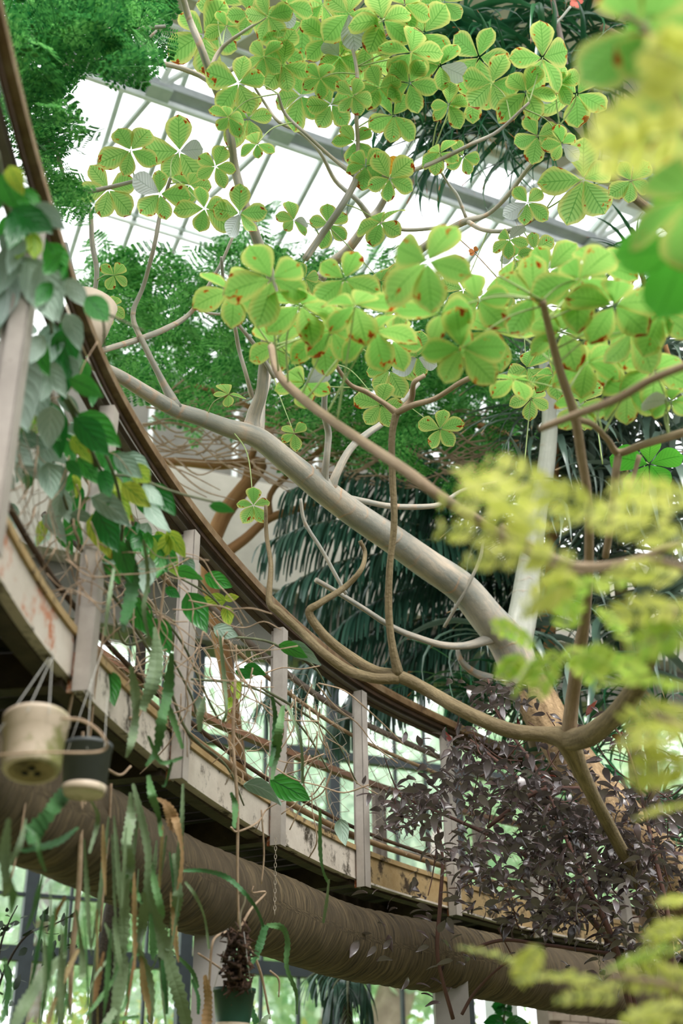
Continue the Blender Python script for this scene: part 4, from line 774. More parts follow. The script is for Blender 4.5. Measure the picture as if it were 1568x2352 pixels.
for pts in [[(1200, 1350, 11), (1070, 1230, 11.3), (920, 1160, 11.4), (770, 1150, 11.5), (640, 1190, 11.5)], [(1200, 1350, 11), (1050, 1310, 11.3), (880, 1320, 11.4), (760, 1370, 11.5), (660, 1450, 11.5)], [(1200, 1360, 11), (1100, 1270, 10.5), (1000, 1240, 10.2), (880, 1260, 10)], [(1200, 1360, 11), (1140, 1430, 10.6), (1080, 1520, 10.4), (1040, 1600, 10.3)], [(1200, 1330, 11), (1150, 1220, 10.6), (1060, 1130, 10.4), (980, 1120, 10.3)],
            [(1200, 1330, 11), (1080, 1180, 10.9), (940, 1110, 10.8), (800, 1090, 10.7), (650, 1130, 10.6)], [(1200, 1340, 11), (1050, 1230, 10.8), (900, 1200, 10.6), (740, 1200, 10.5), (600, 1250, 10.4)],
            [(1200, 1350, 11), (1060, 1280, 10.8), (900, 1270, 10.6), (750, 1300, 10.4), (620, 1370, 10.3)], [(1200, 1360, 11), (1080, 1330, 10.8), (950, 1350, 10.6), (830, 1400, 10.4), (740, 1480, 10.3)],
            [(1200, 1370, 11), (1110, 1400, 10.8), (1010, 1450, 10.7), (930, 1530, 10.6), (880, 1620, 10.5)], [(1190, 1330, 11), (1100, 1150, 11.2), (980, 1050, 11.4), (850, 1020, 11.6)],
            [(1180, 1380, 11), (980, 1420, 10.7), (800, 1470, 10.5), (680, 1540, 10.4), (600, 1620, 10.4)], [(1180, 1380, 11), (960, 1480, 10.9), (840, 1560, 10.8), (760, 1680, 10.7)],
            [(1190, 1350, 11), (1250, 1200, 10.8), (1330, 1150, 10.6), (1430, 1180, 10.4)], [(1190, 1360, 11), (1290, 1330, 10.6), (1400, 1380, 10.4), (1480, 1480, 10.2)]]:
    palm_frond(pts, parent=pp, L=.6, nl=92)
hp = thing('drooping_palm', 'small palm with dark hanging fronds below the ring beam', 'palm', (.6, 10.2, 0))
branch('trunk', [(800, 2900, 14, 9.8), (800, 2500, 14, 9.8), (795, 2240, 12, 9.8)], M['barkdark'], hp)
for pts in [[(800, 2240, 9.8), (770, 2260, 9.7), (745, 2330, 9.6)], [(800, 2240, 9.8), (830, 2255, 9.7), (850, 2330, 9.6)], [(800, 2235, 9.8), (798, 2290, 9.5), (800, 2380, 9.4)], [(800, 2240, 9.8), (740, 2230, 9.9), (700, 2250, 10)]]: palm_frond(pts, 16, .33, 'palm', hp, 1.3)
it = thing('dark_trunk_tree', 'slim dark-barked trunk standing behind the cactus stems at the lower left', 'tree', P(240, 2900, 9)*1.0)
branch('trunk', [(225, 3000, 34, 9), (226, 2600, 33, 9), (235, 2352, 31, 9), (240, 2230, 28, 9), (255, 2120, 22, 9), (268, 2040, 18, 9), (275, 1950, 16, 9), (300, 1700, 13, 9), (310, 1400, 11, 9), (100, 1180, 8, 9.2)], M['barkdark'], it, nn=14, lump=.05)

# ------------------------------------------------------------------ purple-leaved shrub
PV = variants('leaf', [M['purple'], M['purplered'], M['vinegrey']], 5, Wd=.42, kind='ovate', curl=.12, fold=.25, wob=.01)
sh = thing('purple_shrub', 'dense shrub with small purple-brown leaves over the right end of the walkway', 'shrub', (2.4, 7.2, 0))
stems = [[(1500, 2600, 9, 7.2), (1440, 2250, 8, 7.2), (1330, 2080, 7, 7.2), (1200, 1960, 6, 7.4), (1040, 1880, 4, 7.6), (920, 1830, 3, 7.8)], [(1500, 2600, 9, 7.0), (1420, 2200, 8, 7.0), (1330, 2000, 6, 7.1), (1250, 1800, 5, 7.4), (1150, 1650, 3, 7.8), (1120, 1560, 2.5, 8)],
         [(1040, 2340, 5, 7.4), (1005, 2200, 5, 7.4), (1010, 2080, 5, 7.5), (1015, 1960, 4, 7.6), (990, 1850, 3, 7.7)], [(1120, 1900, 5, 7.2), (1230, 1820, 6, 7.1), (1330, 1810, 5, 7.0)], [(1060, 2330, 4, 7.3), (1090, 2280, 4, 7.3), (1150, 2220, 3, 7.2), (1220, 2180, 3, 7.2)],
         [(1060, 2190, 4, 7.3), (1150, 2160, 4, 7.3), (1250, 2170, 4, 7.2), (1400, 2190, 4, 7.1)], [(1500, 2600, 9, 6.8), (1540, 2200, 7, 6.8), (1500, 1950, 5, 7), (1440, 1720, 3, 7.2), (1380, 1640, 2.5, 7.5)], [(1300, 1900, 5, 7.0), (1180, 1780, 4, 7.2), (1080, 1700, 3, 7.6)]]
for s in stems: branch('stem', s, M['barkpurple'], sh, n=6, nn=8)
polyP = [(880, 1800), (1000, 1760), (1080, 1600), (1160, 1560), (1240, 1610), (1420, 1620), (1440, 1760), (1568, 1850), (1568, 2180), (1440, 2150), (1330, 2120), (1250, 2150), (1120, 2130), (1060, 1980), (960, 1920), (900, 1880)]
polyP2 = [(900, 1810), (1100, 1760), (1330, 1790), (1500, 1930), (1480, 2130), (1250, 2130), (1100, 2040), (960, 1900)]
def clump(poly, nc, n, sx, d0, d1):
    o = []
    for _ in range(nc):
        x, y = rpoly(poly); d = rng.uniform(d0, d1); a = rng.uniform(-.5, .5); k = rng.uniform(.6, 1.4)
        for _ in range(n): u = rng.gauss(0, sx*k); o.append((x+u*math.cos(a)-rng.gauss(0, sx*.3)*math.sin(a), y+u*math.sin(a)+rng.gauss(0, sx*.3), d+rng.gauss(0, .08)))
    return o
pts = clump([(1250, 1750), (1568, 1800), (1568, 2190), (1300, 2150)], 22, 17, 46, 6.4, 7.6)+clump(polyP, 60, 17, 48, 6.6, 7.9)+clump(polyP2, 34, 18, 44, 6.5, 7.6)+[(*rpoly(polyP), rng.uniform(6.6, 8.0)) for _ in range(330)]+[(*rpoly([(780, 2050), (1000, 2030), (1080, 2190), (1000, 2330), (900, 2230), (820, 2180)]), rng.uniform(7.0, 7.6)) for _ in range(46)]+[(*rpoly([(1100, 2180), (1300, 2150), (1520, 2200), (1480, 2260), (1200, 2230)]), rng.uniform(6.8, 7.4)) for _ in range(40)]
rng.shuffle(pts); big = MB()
for i, (x, y, d) in enumerate(pts):
    dr = Vector((rng.gauss(0, 1), rng.gauss(0, .8), rng.gauss(-.3, .6))).normalized(); nm = Vector((rng.gauss(0, .6), rng.gauss(0, .6), 1)).normalized(); s = rng.uniform(.065, .115)
    rr = rng.random(); me = rng.choice(PV[1] if rr < .06 and y < 1800 else PV[0]); Mx = frame(P(x, y, d), dr, nm, s)
    if i < 300: obj('leaf', me, None, sh, Mx)
    else:
        if me.name not in SV: a = np.empty(len(me.vertices)*3); me.vertices.foreach_get('co', a); SV[me.name] = a.reshape(-1, 3)
        Mn = np.array(Mx); v = SV[me.name] @ Mn[:3, :3].T+Mn[:3, 3]; b = len(big.v); big.v += [tuple(q) for q in v]; big.f += [tuple(k+b for k in q.vertices) for q in me.polygons]; big.uv += [(.3, .5)]*len(v)
o = big.build('leaf_mass', M['purple'], sh); o['kind'] = 'stuff'
for i in range(70):
    x, y = rpoly(polyP); L = rng.uniform(50, 150); a = rng.uniform(-3.14, 3.14)
    branch('twig', [(x, y, 1.8, 7.4), (x+L*.5*math.cos(a), y+L*.5*math.sin(a)+15, 1.6, 7.4), (x+L*math.cos(a), y+L*math.sin(a), 1.1, 7.3)], M['barkpurple'], sh, n=4, nn=5)

# ------------------------------------------------------------------ near yellow-green pinnate foliage, out of focus
ym = leaflet(.33, 6, 'oblong', .08, .1, .01, 3).mesh('leaflet'); ym.materials.append(M['yellow'])
yg = leaflet(.33, 6, 'oblong', .08, .1, .01, 5).mesh('leaflet'); yg.materials.append(M['yellowgreen'])
t6 = thing('yellow_fern_shrub', 'out-of-focus shrub with yellow-green pinnate leaves close on the right', 'shrub', (1.3, 2.4, 0)); 
branch('branch', [(1760, 2700, 14, 2.5), (1700, 1900, 13, 2.5), (1640, 1400, 11, 2.5), (1520, 1290, 9, 2.5), (1350, 1310, 8, 2.5), (1250, 1290, 7, 2.5), (1120, 1220, 6, 2.5)], M['barktan'], t6)
branch('branch', [(1700, 1900, 10, 2.4), (1600, 1700, 8, 2.4), (1500, 1640, 7, 2.4)], M['barktan'], t6); branch('branch', [(1760, 2600, 10, 2.5), (1600, 2300, 8, 2.5), (1400, 2240, 7, 2.5)], M['barktan'], t6)
def pin(parent, x0, y0, x1, y1, d, wpx=55, nl=11, me=ym):
    d *= .8
    a, b = P(x0, y0, d), P(x1, y1, d+rng.uniform(-.15, .15)); m = MB(); ax = (b-a); mid_ = (a+b)/2+Vector((0, 0, ax.length*.06))
    c = cr([tuple(a), tuple(mid_), tuple(b)], 8); m.tube(c, .0016, 5); fo = m.build('frond', M['petiole'], parent)
    L = wpx*d/F; toc = (CAM-a).normalized(); nm = (toc*.5+Vector((0, 0, -.8))+rv(.25)).normalized(); sd = ax.cross(nm).normalized()
    for i in range(nl):
        t = (i+1)/(nl+.5); p = Vector(c[int(t*(len(c)-1))]); e = math.sin(math.pi*(.2+.65*t))
        for s in (-1, 1):
            dr = sd*s+ax.normalized()*.55+Vector((0, 0, -rng.uniform(0, .3))); obj('leaflet', me, None, fo, frame(p, dr, nm, L*e*rng.uniform(.85, 1.1)))
for f in [(1250,1230,1060,1075,3.1,75),(1290,1150,1110,1060,3.3,55),(1400,1190,1210,1130,3.2,55),(1330,1200,1000,1150,3.1,55),(1280,1270,1000,1215,3.1,55),(1330,1290,1060,1290,3.1,55),(1560,1180,1330,1180,3.0,60),(1600,1260,1360,1200,2.9,60),(1600,1150,1400,1120,2.8,60),
          (1450,1330,1250,1380,3.2,50),(1330,1330,1200,1400,3.3,60),(1600,1400,1390,1420,3.0,60),(1600,1450,1440,1500,3.1,60),(1560,1330,1400,1310,3.2,55),(1600,1580,1400,1570,3.0,60),(1620,1680,1420,1710,2.9,70),(1620,1760,1440,1780,2.9,70),(1600,1640,1430,1660,3.0,60),(1620,1840,1470,1880,3.0,60),
          (1640,200,1350,330,2.3,95),(1640,290,1330,380,2.4,95),(1600,160,1480,110,2.4,80),
          (1240,2240,1050,2175,3.3,34),(1240,2170,1190,2260,3.3,40),(1420,2270,1190,2250,3.2,40),(1420,2290,1270,2300,3.2,30),(1568,2180,1390,2230,3.2,45),(1600,2250,1420,2260,3.1,50),(1600,2330,1440,2330,3.1,50),(1600,2120,1480,2160,3.2,45),(1540,2340,1430,2360,3.3,45),(1600,2060,1520,2080,3.3,40)]:
    pin(t6, *f, me=ym if f[1] < 1300 or rng.random() < .6 else yg)
for f in [(1240,1500,1180,1590,3.7,45),(1280,1490,1230,1600,3.7,45),(1300,1480,1380,1580,3.7,45),(1330,1420,1250,1350,3.6,50),(1230,1480,1130,1440,3.8,40),(1380,1500,1480,1560,3.6,50),(1300,1450,1300,1350,3.6,50),(1200,1500,1150,1560,3.8,40),(1450,1480,1380,1400,3.5,50),(1420,1540,1330,1500,3.6,50)]:
    pin(t6, *f, me=yg)

# ------------------------------------------------------------------ climbing vine on the left of the handrail
VV = variants('leaf', [M['vine'], M['vinegrey'], M['vineyellow']], 5, Wd=.5, kind='ovate', curl=.2, fold=.22, wob=.012)
vn = thing('climbing_vine', 'broad-leaved climbing vine hanging from the handrail along the left edge', 'vine', path(3.0, .1, .35)[0])
def vd(y): return 3.7+(y-350)/900*1.15
for s in [[(-20, 330, 6), (20, 480, 6), (60, 640, 5), (70, 800, 5), (100, 960, 4), (140, 1120, 4), (200, 1300, 4)], [(60, 520, 5), (110, 700, 4), (130, 860, 4), (170, 950, 4), (260, 1150, 4), (280, 1290, 3.5), (340, 1400, 3.5)], [(20, 730, 5), (90, 850, 5), (150, 920, 5), (220, 1070, 5)], [(-10, 350, 9), (10, 450, 9), (35, 550, 7)],
          [(110, 840, 5), (180, 950, 4), (250, 1060, 4), (280, 1180, 4), (275, 1300, 4)], [(30, 620, 4), (180, 690, 4), (330, 760, 2.5)], [(150, 650, 4), (230, 720, 3), (240, 800, 3)], [(60, 560, 4), (0, 640, 4), (-20, 700, 4)], [(210, 1090, 3), (300, 1095, 3), (400, 1130, 3), (520, 1160, 3)]]:
    branch('stem', [(x, y, r, vd(y)) for x, y, r in s], M['twiggreen'], vn, n=6, nn=7)
# big leaves seen one by one: base x,y, tip x,y, row
VL = [(20,640,90,690,1),(10,620,30,760,1),(60,590,130,740,1),(90,600,140,730,1),(140,600,120,680,0),(150,640,200,700,1),(110,560,150,640,0),(100,630,140,580,0),(10,800,80,980,1),(30,830,60,930,1),(60,770,110,850,0),(150,750,150,860,0),(120,740,110,840,1),(100,830,150,900,1),(160,870,235,905,0),(180,950,270,1020,0),(170,960,250,1040,0),(110,920,140,1040,0),(120,930,110,1020,1),(30,1000,110,1020,1),(20,1010,80,1070,1),(100,1030,160,1060,1),(165,1000,200,1050,2),(150,1060,190,1090,0),(180,1050,230,1110,0),(50,1060,110,1100,1),(110,1060,120,1140,1),(130,1120,160,1190,1),(140,1130,120,1210,1),(210,1140,300,1190,1),(240,1150,230,1190,1),(230,1080,260,1140,0),(280,1110,340,1160,2),(330,1110,370,1170,1),(350,1110,400,1180,0),(160,1180,220,1190,1),(210,1180,250,1270,2),(220,1170,270,1260,0),(480,1160,535,1172,0),(60,680,40,740,0),(30,480,120,530,0),(20,380,50,440,2),(0,400,40,480,0),(50,430,90,500,0),(80,470,160,520,1),(50,540,20,620,1),(30,560,10,660,1),(150,820,190,880,1),(100,770,60,830,1),(170,800,170,860,1),(60,850,100,960,1),(0,860,20,1000,0),(40,900,10,1020,0),(90,960,140,1010,0),(200,680,250,740,0),(150,720,190,790,1),(0,700,40,760,1),(0,540,60,600,1),(300,1070,350,1110,2),(270,1240,300,1330,0),(100,1180,150,1230,1),(0,660,30,720,0),(120,650,80,700,0)]
for x0, y0, x1, y1, row in VL:
    d = vd((y0+y1)/2)-rng.uniform(0, .25); a, b = P(x0, y0, d), P(x1, y1, d+rng.uniform(-.04, .08)); toc = (CAM-a).normalized(); L = (b-a).length*1.08
    nm = (Vector((0, 0, .45))-toc*.8+rv(.25)).normalized(); obj('leaf', rng.choice(VV[row]), None, vn, frame(a, b-a, nm, (L*rng.uniform(.9, 1.25), L, L)))
for i in range(95):
    x, y = rpoly([(0, 400), (60, 460), (130, 640), (200, 800), (250, 950), (330, 1120), (420, 1270), (300, 1300), (120, 1230), (0, 1150)]); d = vd(y)+rng.uniform(-.05, .35)
    dr = (R @ Vector((rng.gauss(.2, .6), -1, rng.gauss(0, .5)))).normalized(); nm = (R @ Vector((rng.gauss(0, .5), rng.gauss(.3, .4), -1))).normalized(); s = rng.uniform(.09, .16)
    row = rng.choices([0, 1, 2], [.5, .4, .1])[0]; obj('leaf', rng.choice(VV[row]), None, vn, frame(P(x, y, d), dr, nm, s))
# small leaves on the netting further right
v2 = thing('netting_vine', 'thin vine with yellow-edged leaves twining through the wire netting', 'vine', path(5.5, .0, .4)[0])
for s in [[(200, 1180, 3), (280, 1320, 3), (350, 1390, 3.5), (420, 1480, 3), (470, 1590, 3), (500, 1650, 3)], [(340, 1390, 3), (390, 1500, 3), (440, 1600, 3), (450, 1640, 3)], [(430, 1300, 3), (520, 1410, 2.5)], [(380, 1310, 2.5), (470, 1360, 2.5), (520, 1405, 2.5)], [(500, 1460, 3), (600, 1470, 3), (650, 1490, 3), (720, 1530, 2.5), (760, 1600, 2)], [(440, 1560, 3), (540, 1570, 3), (620, 1600, 2.5), (700, 1680, 2.5), (760, 1780, 2)], [(260, 1410, 3), (290, 1480, 3), (360, 1450, 3), (400, 1425, 3.5)], [(600, 1580, 3), (700, 1640, 3), (770, 1700, 2), (820, 1800, 2)], [(200, 1190, 4), (230, 1320, 4), (290, 1410, 4), (380, 1560, 4), (430, 1680, 4), (520, 1760, 3), (560, 1850, 2)]]:
    branch('stem', [(x, y, r, 4.9+(x-200)/600*1.9) for x, y, r in s], M['twiggreen'], v2, n=6, nn=6)
for x0, y0, x1, y1, row in [(520,1380,470,1375,2),(515,1375,545,1370,2),(520,1390,525,1435,2),(470,1320,525,1345,0),(400,1310,460,1320,0),(430,1360,470,1440,0),(490,1440,540,1460,1),(510,1470,495,1445,0),(640,1480,700,1500,0),(650,1485,730,1500,1),(540,1540,575,1555,0),(560,1530,605,1545,0),(540,1560,545,1600,2),(455,1600,470,1640,1),(530,1600,525,1630,2),(500,1340,530,1345,0),(360,1220,380,1260,2),(350,1230,400,1290,0),(370,1260,410,1310,2),(290,1300,340,1350,0),(300,1370,340,1450,0),(350,1420,390,1490,0),(560,1800,640,1820,1),(620,1790,700,1830,0),(780,1880,790,1930,1),(250,1540,260,1610,0),(300,1210,330,1270,0),(340,1200,310,1260,1),(420,1280,450,1310,1),(370,1280,340,1300,1),(380,1350,410,1370,0)]:
    d = 4.85+(x0-200)/600*1.9; a, b = P(x0, y0, d), P(x1, y1, d); L = (b-a).length*1.15; toc = (CAM-a).normalized(); nm = (Vector((0, 0, .4))-toc*.8+rv(.3)).normalized()
    obj('leaf', rng.choice(VV[row]), None, v2, frame(a, b-a, nm, (L*1.15, L, L)))
# ------------------------------------------------------------------ dry twigs tangled over the railing
dt = thing('dry_twig_tangle', 'tangle of dry tan stems caught in the netting and hanging past the fascia', 'twigs', path(4.8, -.05, .3)[0])
for s in [[(385, 1250, 4), (370, 1400, 4), (350, 1520, 4.5), (320, 1640, 5), (298, 1650, 5)], [(240, 1440, 4), (220, 1560, 4), (205, 1700, 4), (200, 1660, 3)], [(540, 1560, 4), (535, 1700, 5), (545, 1850, 5), (545, 2000, 4), (548, 2130, 4)], [(185, 1350, 5), (180, 1480, 5), (165, 1600, 5), (150, 1660, 5)], [(190, 1680, 5), (187, 1800, 6), (185, 1930, 7), (180, 2050, 8), (165, 2200, 8), (160, 2330, 6)], [(255, 1800, 4), (250, 1900, 4), (240, 2000, 4), (230, 2140, 4)],
          [(60, 1830, 3), (45, 1930, 3), (25, 2020, 3)], [(150, 1650, 7), (200, 1660, 6), (240, 1700, 5), (245, 1760, 5)], [(230, 1760, 5), (200, 1800, 6), (190, 1900, 6)], [(235, 1760, 5), (275, 1780, 4), (300, 1760, 4)], [(600, 1860, 2.5), (606, 1960, 2.5), (600, 2030, 2)], [(530, 1900, 3), (545, 1910, 3), (590, 1890, 3), (610, 1860, 2)],
          [(548, 2140, 5), (575, 2090, 4), (610, 2050, 3), (580, 2050, 2), (582, 2035, 2)], [(520, 2140, 4), (490, 2160, 4), (482, 2230, 4), (478, 2300, 4)], [(550, 2140, 4), (580, 2190, 4), (600, 2240, 4), (620, 2340, 3)], [(455, 2190, 3), (500, 2220, 3), (540, 2250, 3)], [(575, 2250, 4), (570, 2280, 4), (535, 2298, 4)], [(620, 2230, 3), (640, 2250, 3), (640, 2290, 2)]]:
    branch('stem', [(x, y, r*.8, 4.75+(x-180)/700*1.7) for x, y, r in s], M['twig'], dt, n=6, nn=7)
def rail_px(x): return np.interp(x, [0, 125, 300, 530, 780, 1060], [1365, 1520, 1700, 1867, 2002, 2097])
for i in range(110):
    x = rng.uniform(30, 760); y0 = rail_px(x)-rng.uniform(180, 560)*(.8 if x > 450 else 1); L = rng.uniform(80, 280); d = 4.7+(x-180)/700*2.0+rng.uniform(-.15, .1); pts = [(x, y0, 1.9, d)]; a = rng.uniform(.6, 2.4)
    for k in range(4): a += rng.uniform(-.8, .8); pts.append((pts[-1][0]+L/4*math.cos(a), pts[-1][1]+L/4*math.sin(a), rng.uniform(1.0, 2.0), d+rng.uniform(-.05, .05)))
    branch('stem', pts, M['twig'], dt, n=4, nn=5)
# ------------------------------------------------------------------ flat-stemmed cactus hanging past the walkway
cc = thing('orchid_cactus', 'hanging cactus with long flat wavy grey-green stems cascading past the walkway', 'cactus', path(4.6, -.12, .2)[0])
def ribbon(pts, mat, parent, name='flat_stem'):
    c = cr(pts, 9); P3 = [P(x[0], x[1], x[3]) for x in c]; vs_, uv = [], []; N = len(c); tw = rng.uniform(-.5, .5); ph = rng.uniform(0, 6)
    for i, p in enumerate(P3):
        t = (P3[min(i+1, N-1)]-P3[max(i-1, 0)]).normalized(); toc = (CAM-p).normalized(); s = t.cross(toc).normalized(); s = Quaternion(t, tw+.5*math.sin(i*.25+ph)) @ s; nn = t.cross(s)
        k = c[i][2]*c[i][3]/F*(1+(.13 if i % 2 else -.10)+.06*math.sin(i*3.1)); k = max(.0015, k)
        vs_ += [p-s*k, p+nn*(.0012+k*.12), p+s*k, p+nn*(.0006+k*.11)]; uv += [(0, i/N), (.5, i/N), (1, i/N), (.5, i/N)]
    m = MB(); m.add(vs_, [(4*i+j, 4*i+(j+1) % 4, 4*(i+1)+(j+1) % 4, 4*(i+1)+j) for i in range(N-1) for j in range(4)], uv); return m.build(name, mat, parent, False)
def cd(x, y): return 3.85+x/500*1.4
RB = [([(585,1250,6),(600,1330,18),(590,1400,16),(560,1470,13),(555,1440,8)],1,5.9-.5,-290),
 ]
CS = [
 ([(292,1240,6),(305,1300,15),(300,1370,15),(285,1430,12),(280,1450,5)],1),([(262,1300,3),(250,1380,5),(240,1460,4)],0),([(330,1240,4),(340,1330,5),(330,1400,5),(345,1480,3)],0),
 ([(355,1440,5),(360,1500,15),(350,1570,17),(330,1620,14),(325,1630,4)],0),([(395,1500,5),(385,1590,14),(372,1650,14),(360,1720,8),(335,1760,4)],1),([(300,1530,4),(312,1600,13),(310,1660,13),(300,1710,8),(290,1740,3)],0),([(378,1600,5),(400,1660,8),(420,1720,4)],1),
 ([(340,1690,4),(370,1750,5),(420,1740,4)],1),([(395,1750,3),(380,1800,4),(372,1805,2)],1),
 ([(220,1740,5),(190,1770,13),(150,1820,16),(120,1860,20),(75,1915,24),(60,1925,8)],1),([(180,1900,3),(130,1935,8),(50,1955,7)],1),([(85,1910,3),(90,1960,5),(104,2002,3)],1),
 ([(300,1820,4),(300,1880,12),(290,1940,13),(300,1990,11),(290,2030,9),(285,2110,14),(278,2190,14),(270,2260,13),(265,2330,11),(262,2400,9)],0),
 ([(305,1800,4),(325,1880,9),(340,1960,9),(340,2040,11),(360,2120,16),(385,2200,19),(410,2280,16),(430,2360,14),(440,2420,10)],0),
 ([(330,2050,5),(328,2120,13),(320,2180,12),(345,2260,9),(345,2352,8)],0),([(400,1960,5),(405,2010,12),(408,2060,13),(400,2110,10),(395,2170,10),(380,2180,4)],0),
 ([(345,1970,4),(355,2030,8),(370,2090,8),(374,2110,3)],1),([(290,2010,4),(310,2050,8),(325,2075,4)],1),([(340,1780,4),(350,1830,10),(365,1880,7),(370,1920,4)],1),
 ([(350,1830,4),(385,1850,8),(405,1890,9),(418,1960,6),(410,2050,5)],2),([(375,1840,4),(392,1870,14),(400,1900,11),(412,1905,4)],2),
 ([(420,1900,3),(410,1960,6),(415,2010,4)],0),([(415,2000,3),(470,2000,5),(520,2015,6),(560,2050,5),(590,2090,4),(605,2130,3)],1),
 ([(610,2125,8),(595,2175,9),(580,2210,5),(555,2230,4)],1),([(612,2125,4),(645,2130,8),(660,2160,8),(658,2220,5),(680,2280,5),(682,2330,3)],1),
 ([(425,2025,3),(450,2060,4),(470,2110,3),(480,2180,3)],0),([(240,2120,3),(262,2170,9),(285,2210,10),(280,2290,8),(250,2340,9),(215,2400,9)],0),
 ([(275,2200,4),(260,2250,6),(225,2300,5),(200,2330,3)],1),([(150,2190,6),(110,2230,16),(75,2280,14),(45,2330,16),(20,2400,14)],0),([(180,2180,4),(150,2240,7),(125,2300,6),(110,2352,6)],2),
 ([(150,2060,4),(125,2110,6),(115,2180,6),(112,2230,3)],2),([(20,1880,5),(10,1960,14),(15,2030,12),(10,2060,4)],0),([(25,2020,3),(30,2060,10),(25,2100,4)],1),([(60,1880,3),(45,1940,7),(20,1990,5)],0),([(10,2200,3),(20,2260,10),(12,2320,8),(0,2352,4)],1),
 ([(345,2100,4),(352,2180,9),(350,2205,3)],1),([(325,2195,4),(330,2260,8),(345,2330,7),(350,2400,5)],2),([(372,2205,4),(378,2270,6),(382,2330,3)],1),([(270,2330,4),(290,2300,4),(300,2210,3),(320,2190,2)],1),
 ([(175,2090,4),(185,2160,5),(190,2230,8),(182,2250,3)],0),([(155,2280,3),(140,2352,5)],1),([(470,2240,4),(478,2290,11),(475,2340,12),(470,2400,9)],2),([(570,2270,4),(575,2310,9),(590,2352,9)],1),([(620,2330,3),(605,2352,9),(600,2420,9)],0),
 ([(625,1600,4),(632,1650,6),(628,1720,7),(620,1760,4)],1),([(650,1620,5),(640,1680,10),(632,1740,11),(625,1790,4)],1),([(660,1620,3),(690,1700,4),(695,1800,4)],0),([(530,1820,3),(540,1850,7),(537,1900,6)],1),([(735,1860,3),(735,1950,5),(742,2000,5),(755,2030,3)],1),([(755,2020,3),(750,2070,4),(742,2120,3)],0),([(505,1460,3),(515,1560,5),(520,1630,5),(512,1660,3)],0),([(420,1800,3),(418,1880,5),(415,1960,5)],0),([(470,1600,3),(460,1640,9),(458,1680,4)],0),([(440,2250,3),(455,2290,5),(455,2330,3)],1),([(400,2190,3),(440,2230,5),(455,2270,4)],1),
 ([(195,2320,3),(215,2250,3),(250,2200,3)],0),([(240,2352,4),(280,2340,5),(320,2335,3)],1),([(210,1840,4),(225,1880,6),(205,1960,3)],0)]
for s, mi in CS: ribbon([(x, y, r, cd(x, y)+rng.uniform(-.1, .1) if y < 2100 else cd(x, 0)+.1) for x, y, r in s], M[('cactus', 'cactusgreen', 'cactusdry')[mi]], cc)
for i in range(40):
    x = rng.uniform(90, 430); y = rng.uniform(1850, 2200); L = rng.uniform(90, 320); d = cd(x, y)+rng.uniform(-.1, .25); r = rng.uniform(2.5, 8); dx = rng.uniform(-45, 30)
    ribbon([(x, y, 2, d), (x+dx*.3, y+L*.35, r, d), (x+dx*.6, y+L*.7, r*.9, d), (x+dx, y+L, 1.5, d)], M[rng.choice(['cactus', 'cactus', 'cactusgreen', 'cactusdry'])], cc)

# ------------------------------------------------------------------ hanging pots
def pot(name, label, c, r, h, tilt, mats, parts):
    t = thing(name, label, 'pot', c)
    return t
def orient(c, upv): z = upv.normalized(); x = z.orthogonal().normalized(); y = z.cross(x); m = Matrix((x, y, z)).transposed().to_4x4(); m.translation = c; return m
Ru = lambda x, y, z: (R @ Vector((x, y, z)))
c1 = P(72, 1772, 3.75); r1 = .086; up1 = Ru(-.09, 1, -.85); O1 = orient(c1, up1)
t = thing('hanging_pot', 'beige plastic hanging pot with algae marks, seen from below at the left edge', 'pot', c1, 'hanging plant pots')
m = MB(); m.lathe([(.0, .012), (r1*.5, .012), (r1*.52, .004), (r1*.8, .004), (r1*.82, 0), (r1*.95, .0), (r1*1.02, .012), (r1*1.08, .12), (r1*1.12, .122), (r1*1.16, .165), (r1*1.2, .168), (r1*1.2, .18), (r1*1.12, .18), (r1*1.0, .03), (0, .03)], 48, O1)
m.build('body', M['potbeige'], t)
m = MB(); m.lathe([(0, -.001), (r1*.16, -.002), (r1*.2, .003), (r1*.5, .003), (r1*.55, -.003), (r1*.62, .002), (r1*.92, .0), (r1*.97, .004), (r1*.9, .004)], 40, O1); bo = m.build('base_ring', M['potolive'], t)
m = MB()
for k in range(3): a = k*2.09; m.lathe([(0, -.004), (.011, -.004), (.011, .0)], 12, O1 @ Matrix.Translation((.02*math.cos(a), .02*math.sin(a), 0)))
m.build('drain_hole', M['hole'], bo)
for a, b in [((62, 1635), (120, 1510)), ((112, 1640), (120, 1510)), ((-10, 1690), (112, 1512))]:
    m = MB(); m.tube([P(*a, 3.75), P(*b, 4.1)], .0015, 5); m.build('hanger_wire', M['rope'], t)
m = MB(); m.tube([Vector(q) for q in cr([tuple(P(-20, 1736, 3.62)), tuple(P(80, 1728, 3.6)), tuple(P(230, 1726, 3.7)), tuple(P(236, 1690, 3.7)), tuple(P(190, 1655, 3.72)), tuple(P(140, 1650, 3.72))], 7)], .004, 8); m.build('support_ring', M['twig'], t)
c2 = P(192, 1826, 4.15); O2 = orient(c2, Ru(-.02, 1, -.62)); r2 = .076
t = thing('hanging_pot', 'dark grey hanging pot with a pale base, half hidden behind the beige pot', 'pot', c2, 'hanging plant pots')
m = MB(); m.lathe([(0, .02), (r2*.95, .02), (r2*1.06, .16), (r2*1.1, .16), (r2*1.1, .175), (r2*.98, .175), (r2*.9, .04), (0, .04)], 44, O2); m.build('body', M['potgrey'], t)
m = MB(); m.lathe([(0, .004), (r2*.8, .004), (r2*.86, 0), (r2*.93, .012), (r2*.97, .028), (r2*.9, .03)], 44, O2); m.build('base_ring', M['potbeige'], t)
m = MB(); m.lathe([(r2*.95, .165), (r2*.7, .185), (0, .19)], 20, O2); so_ = m.build('soil', M['soil'], t)
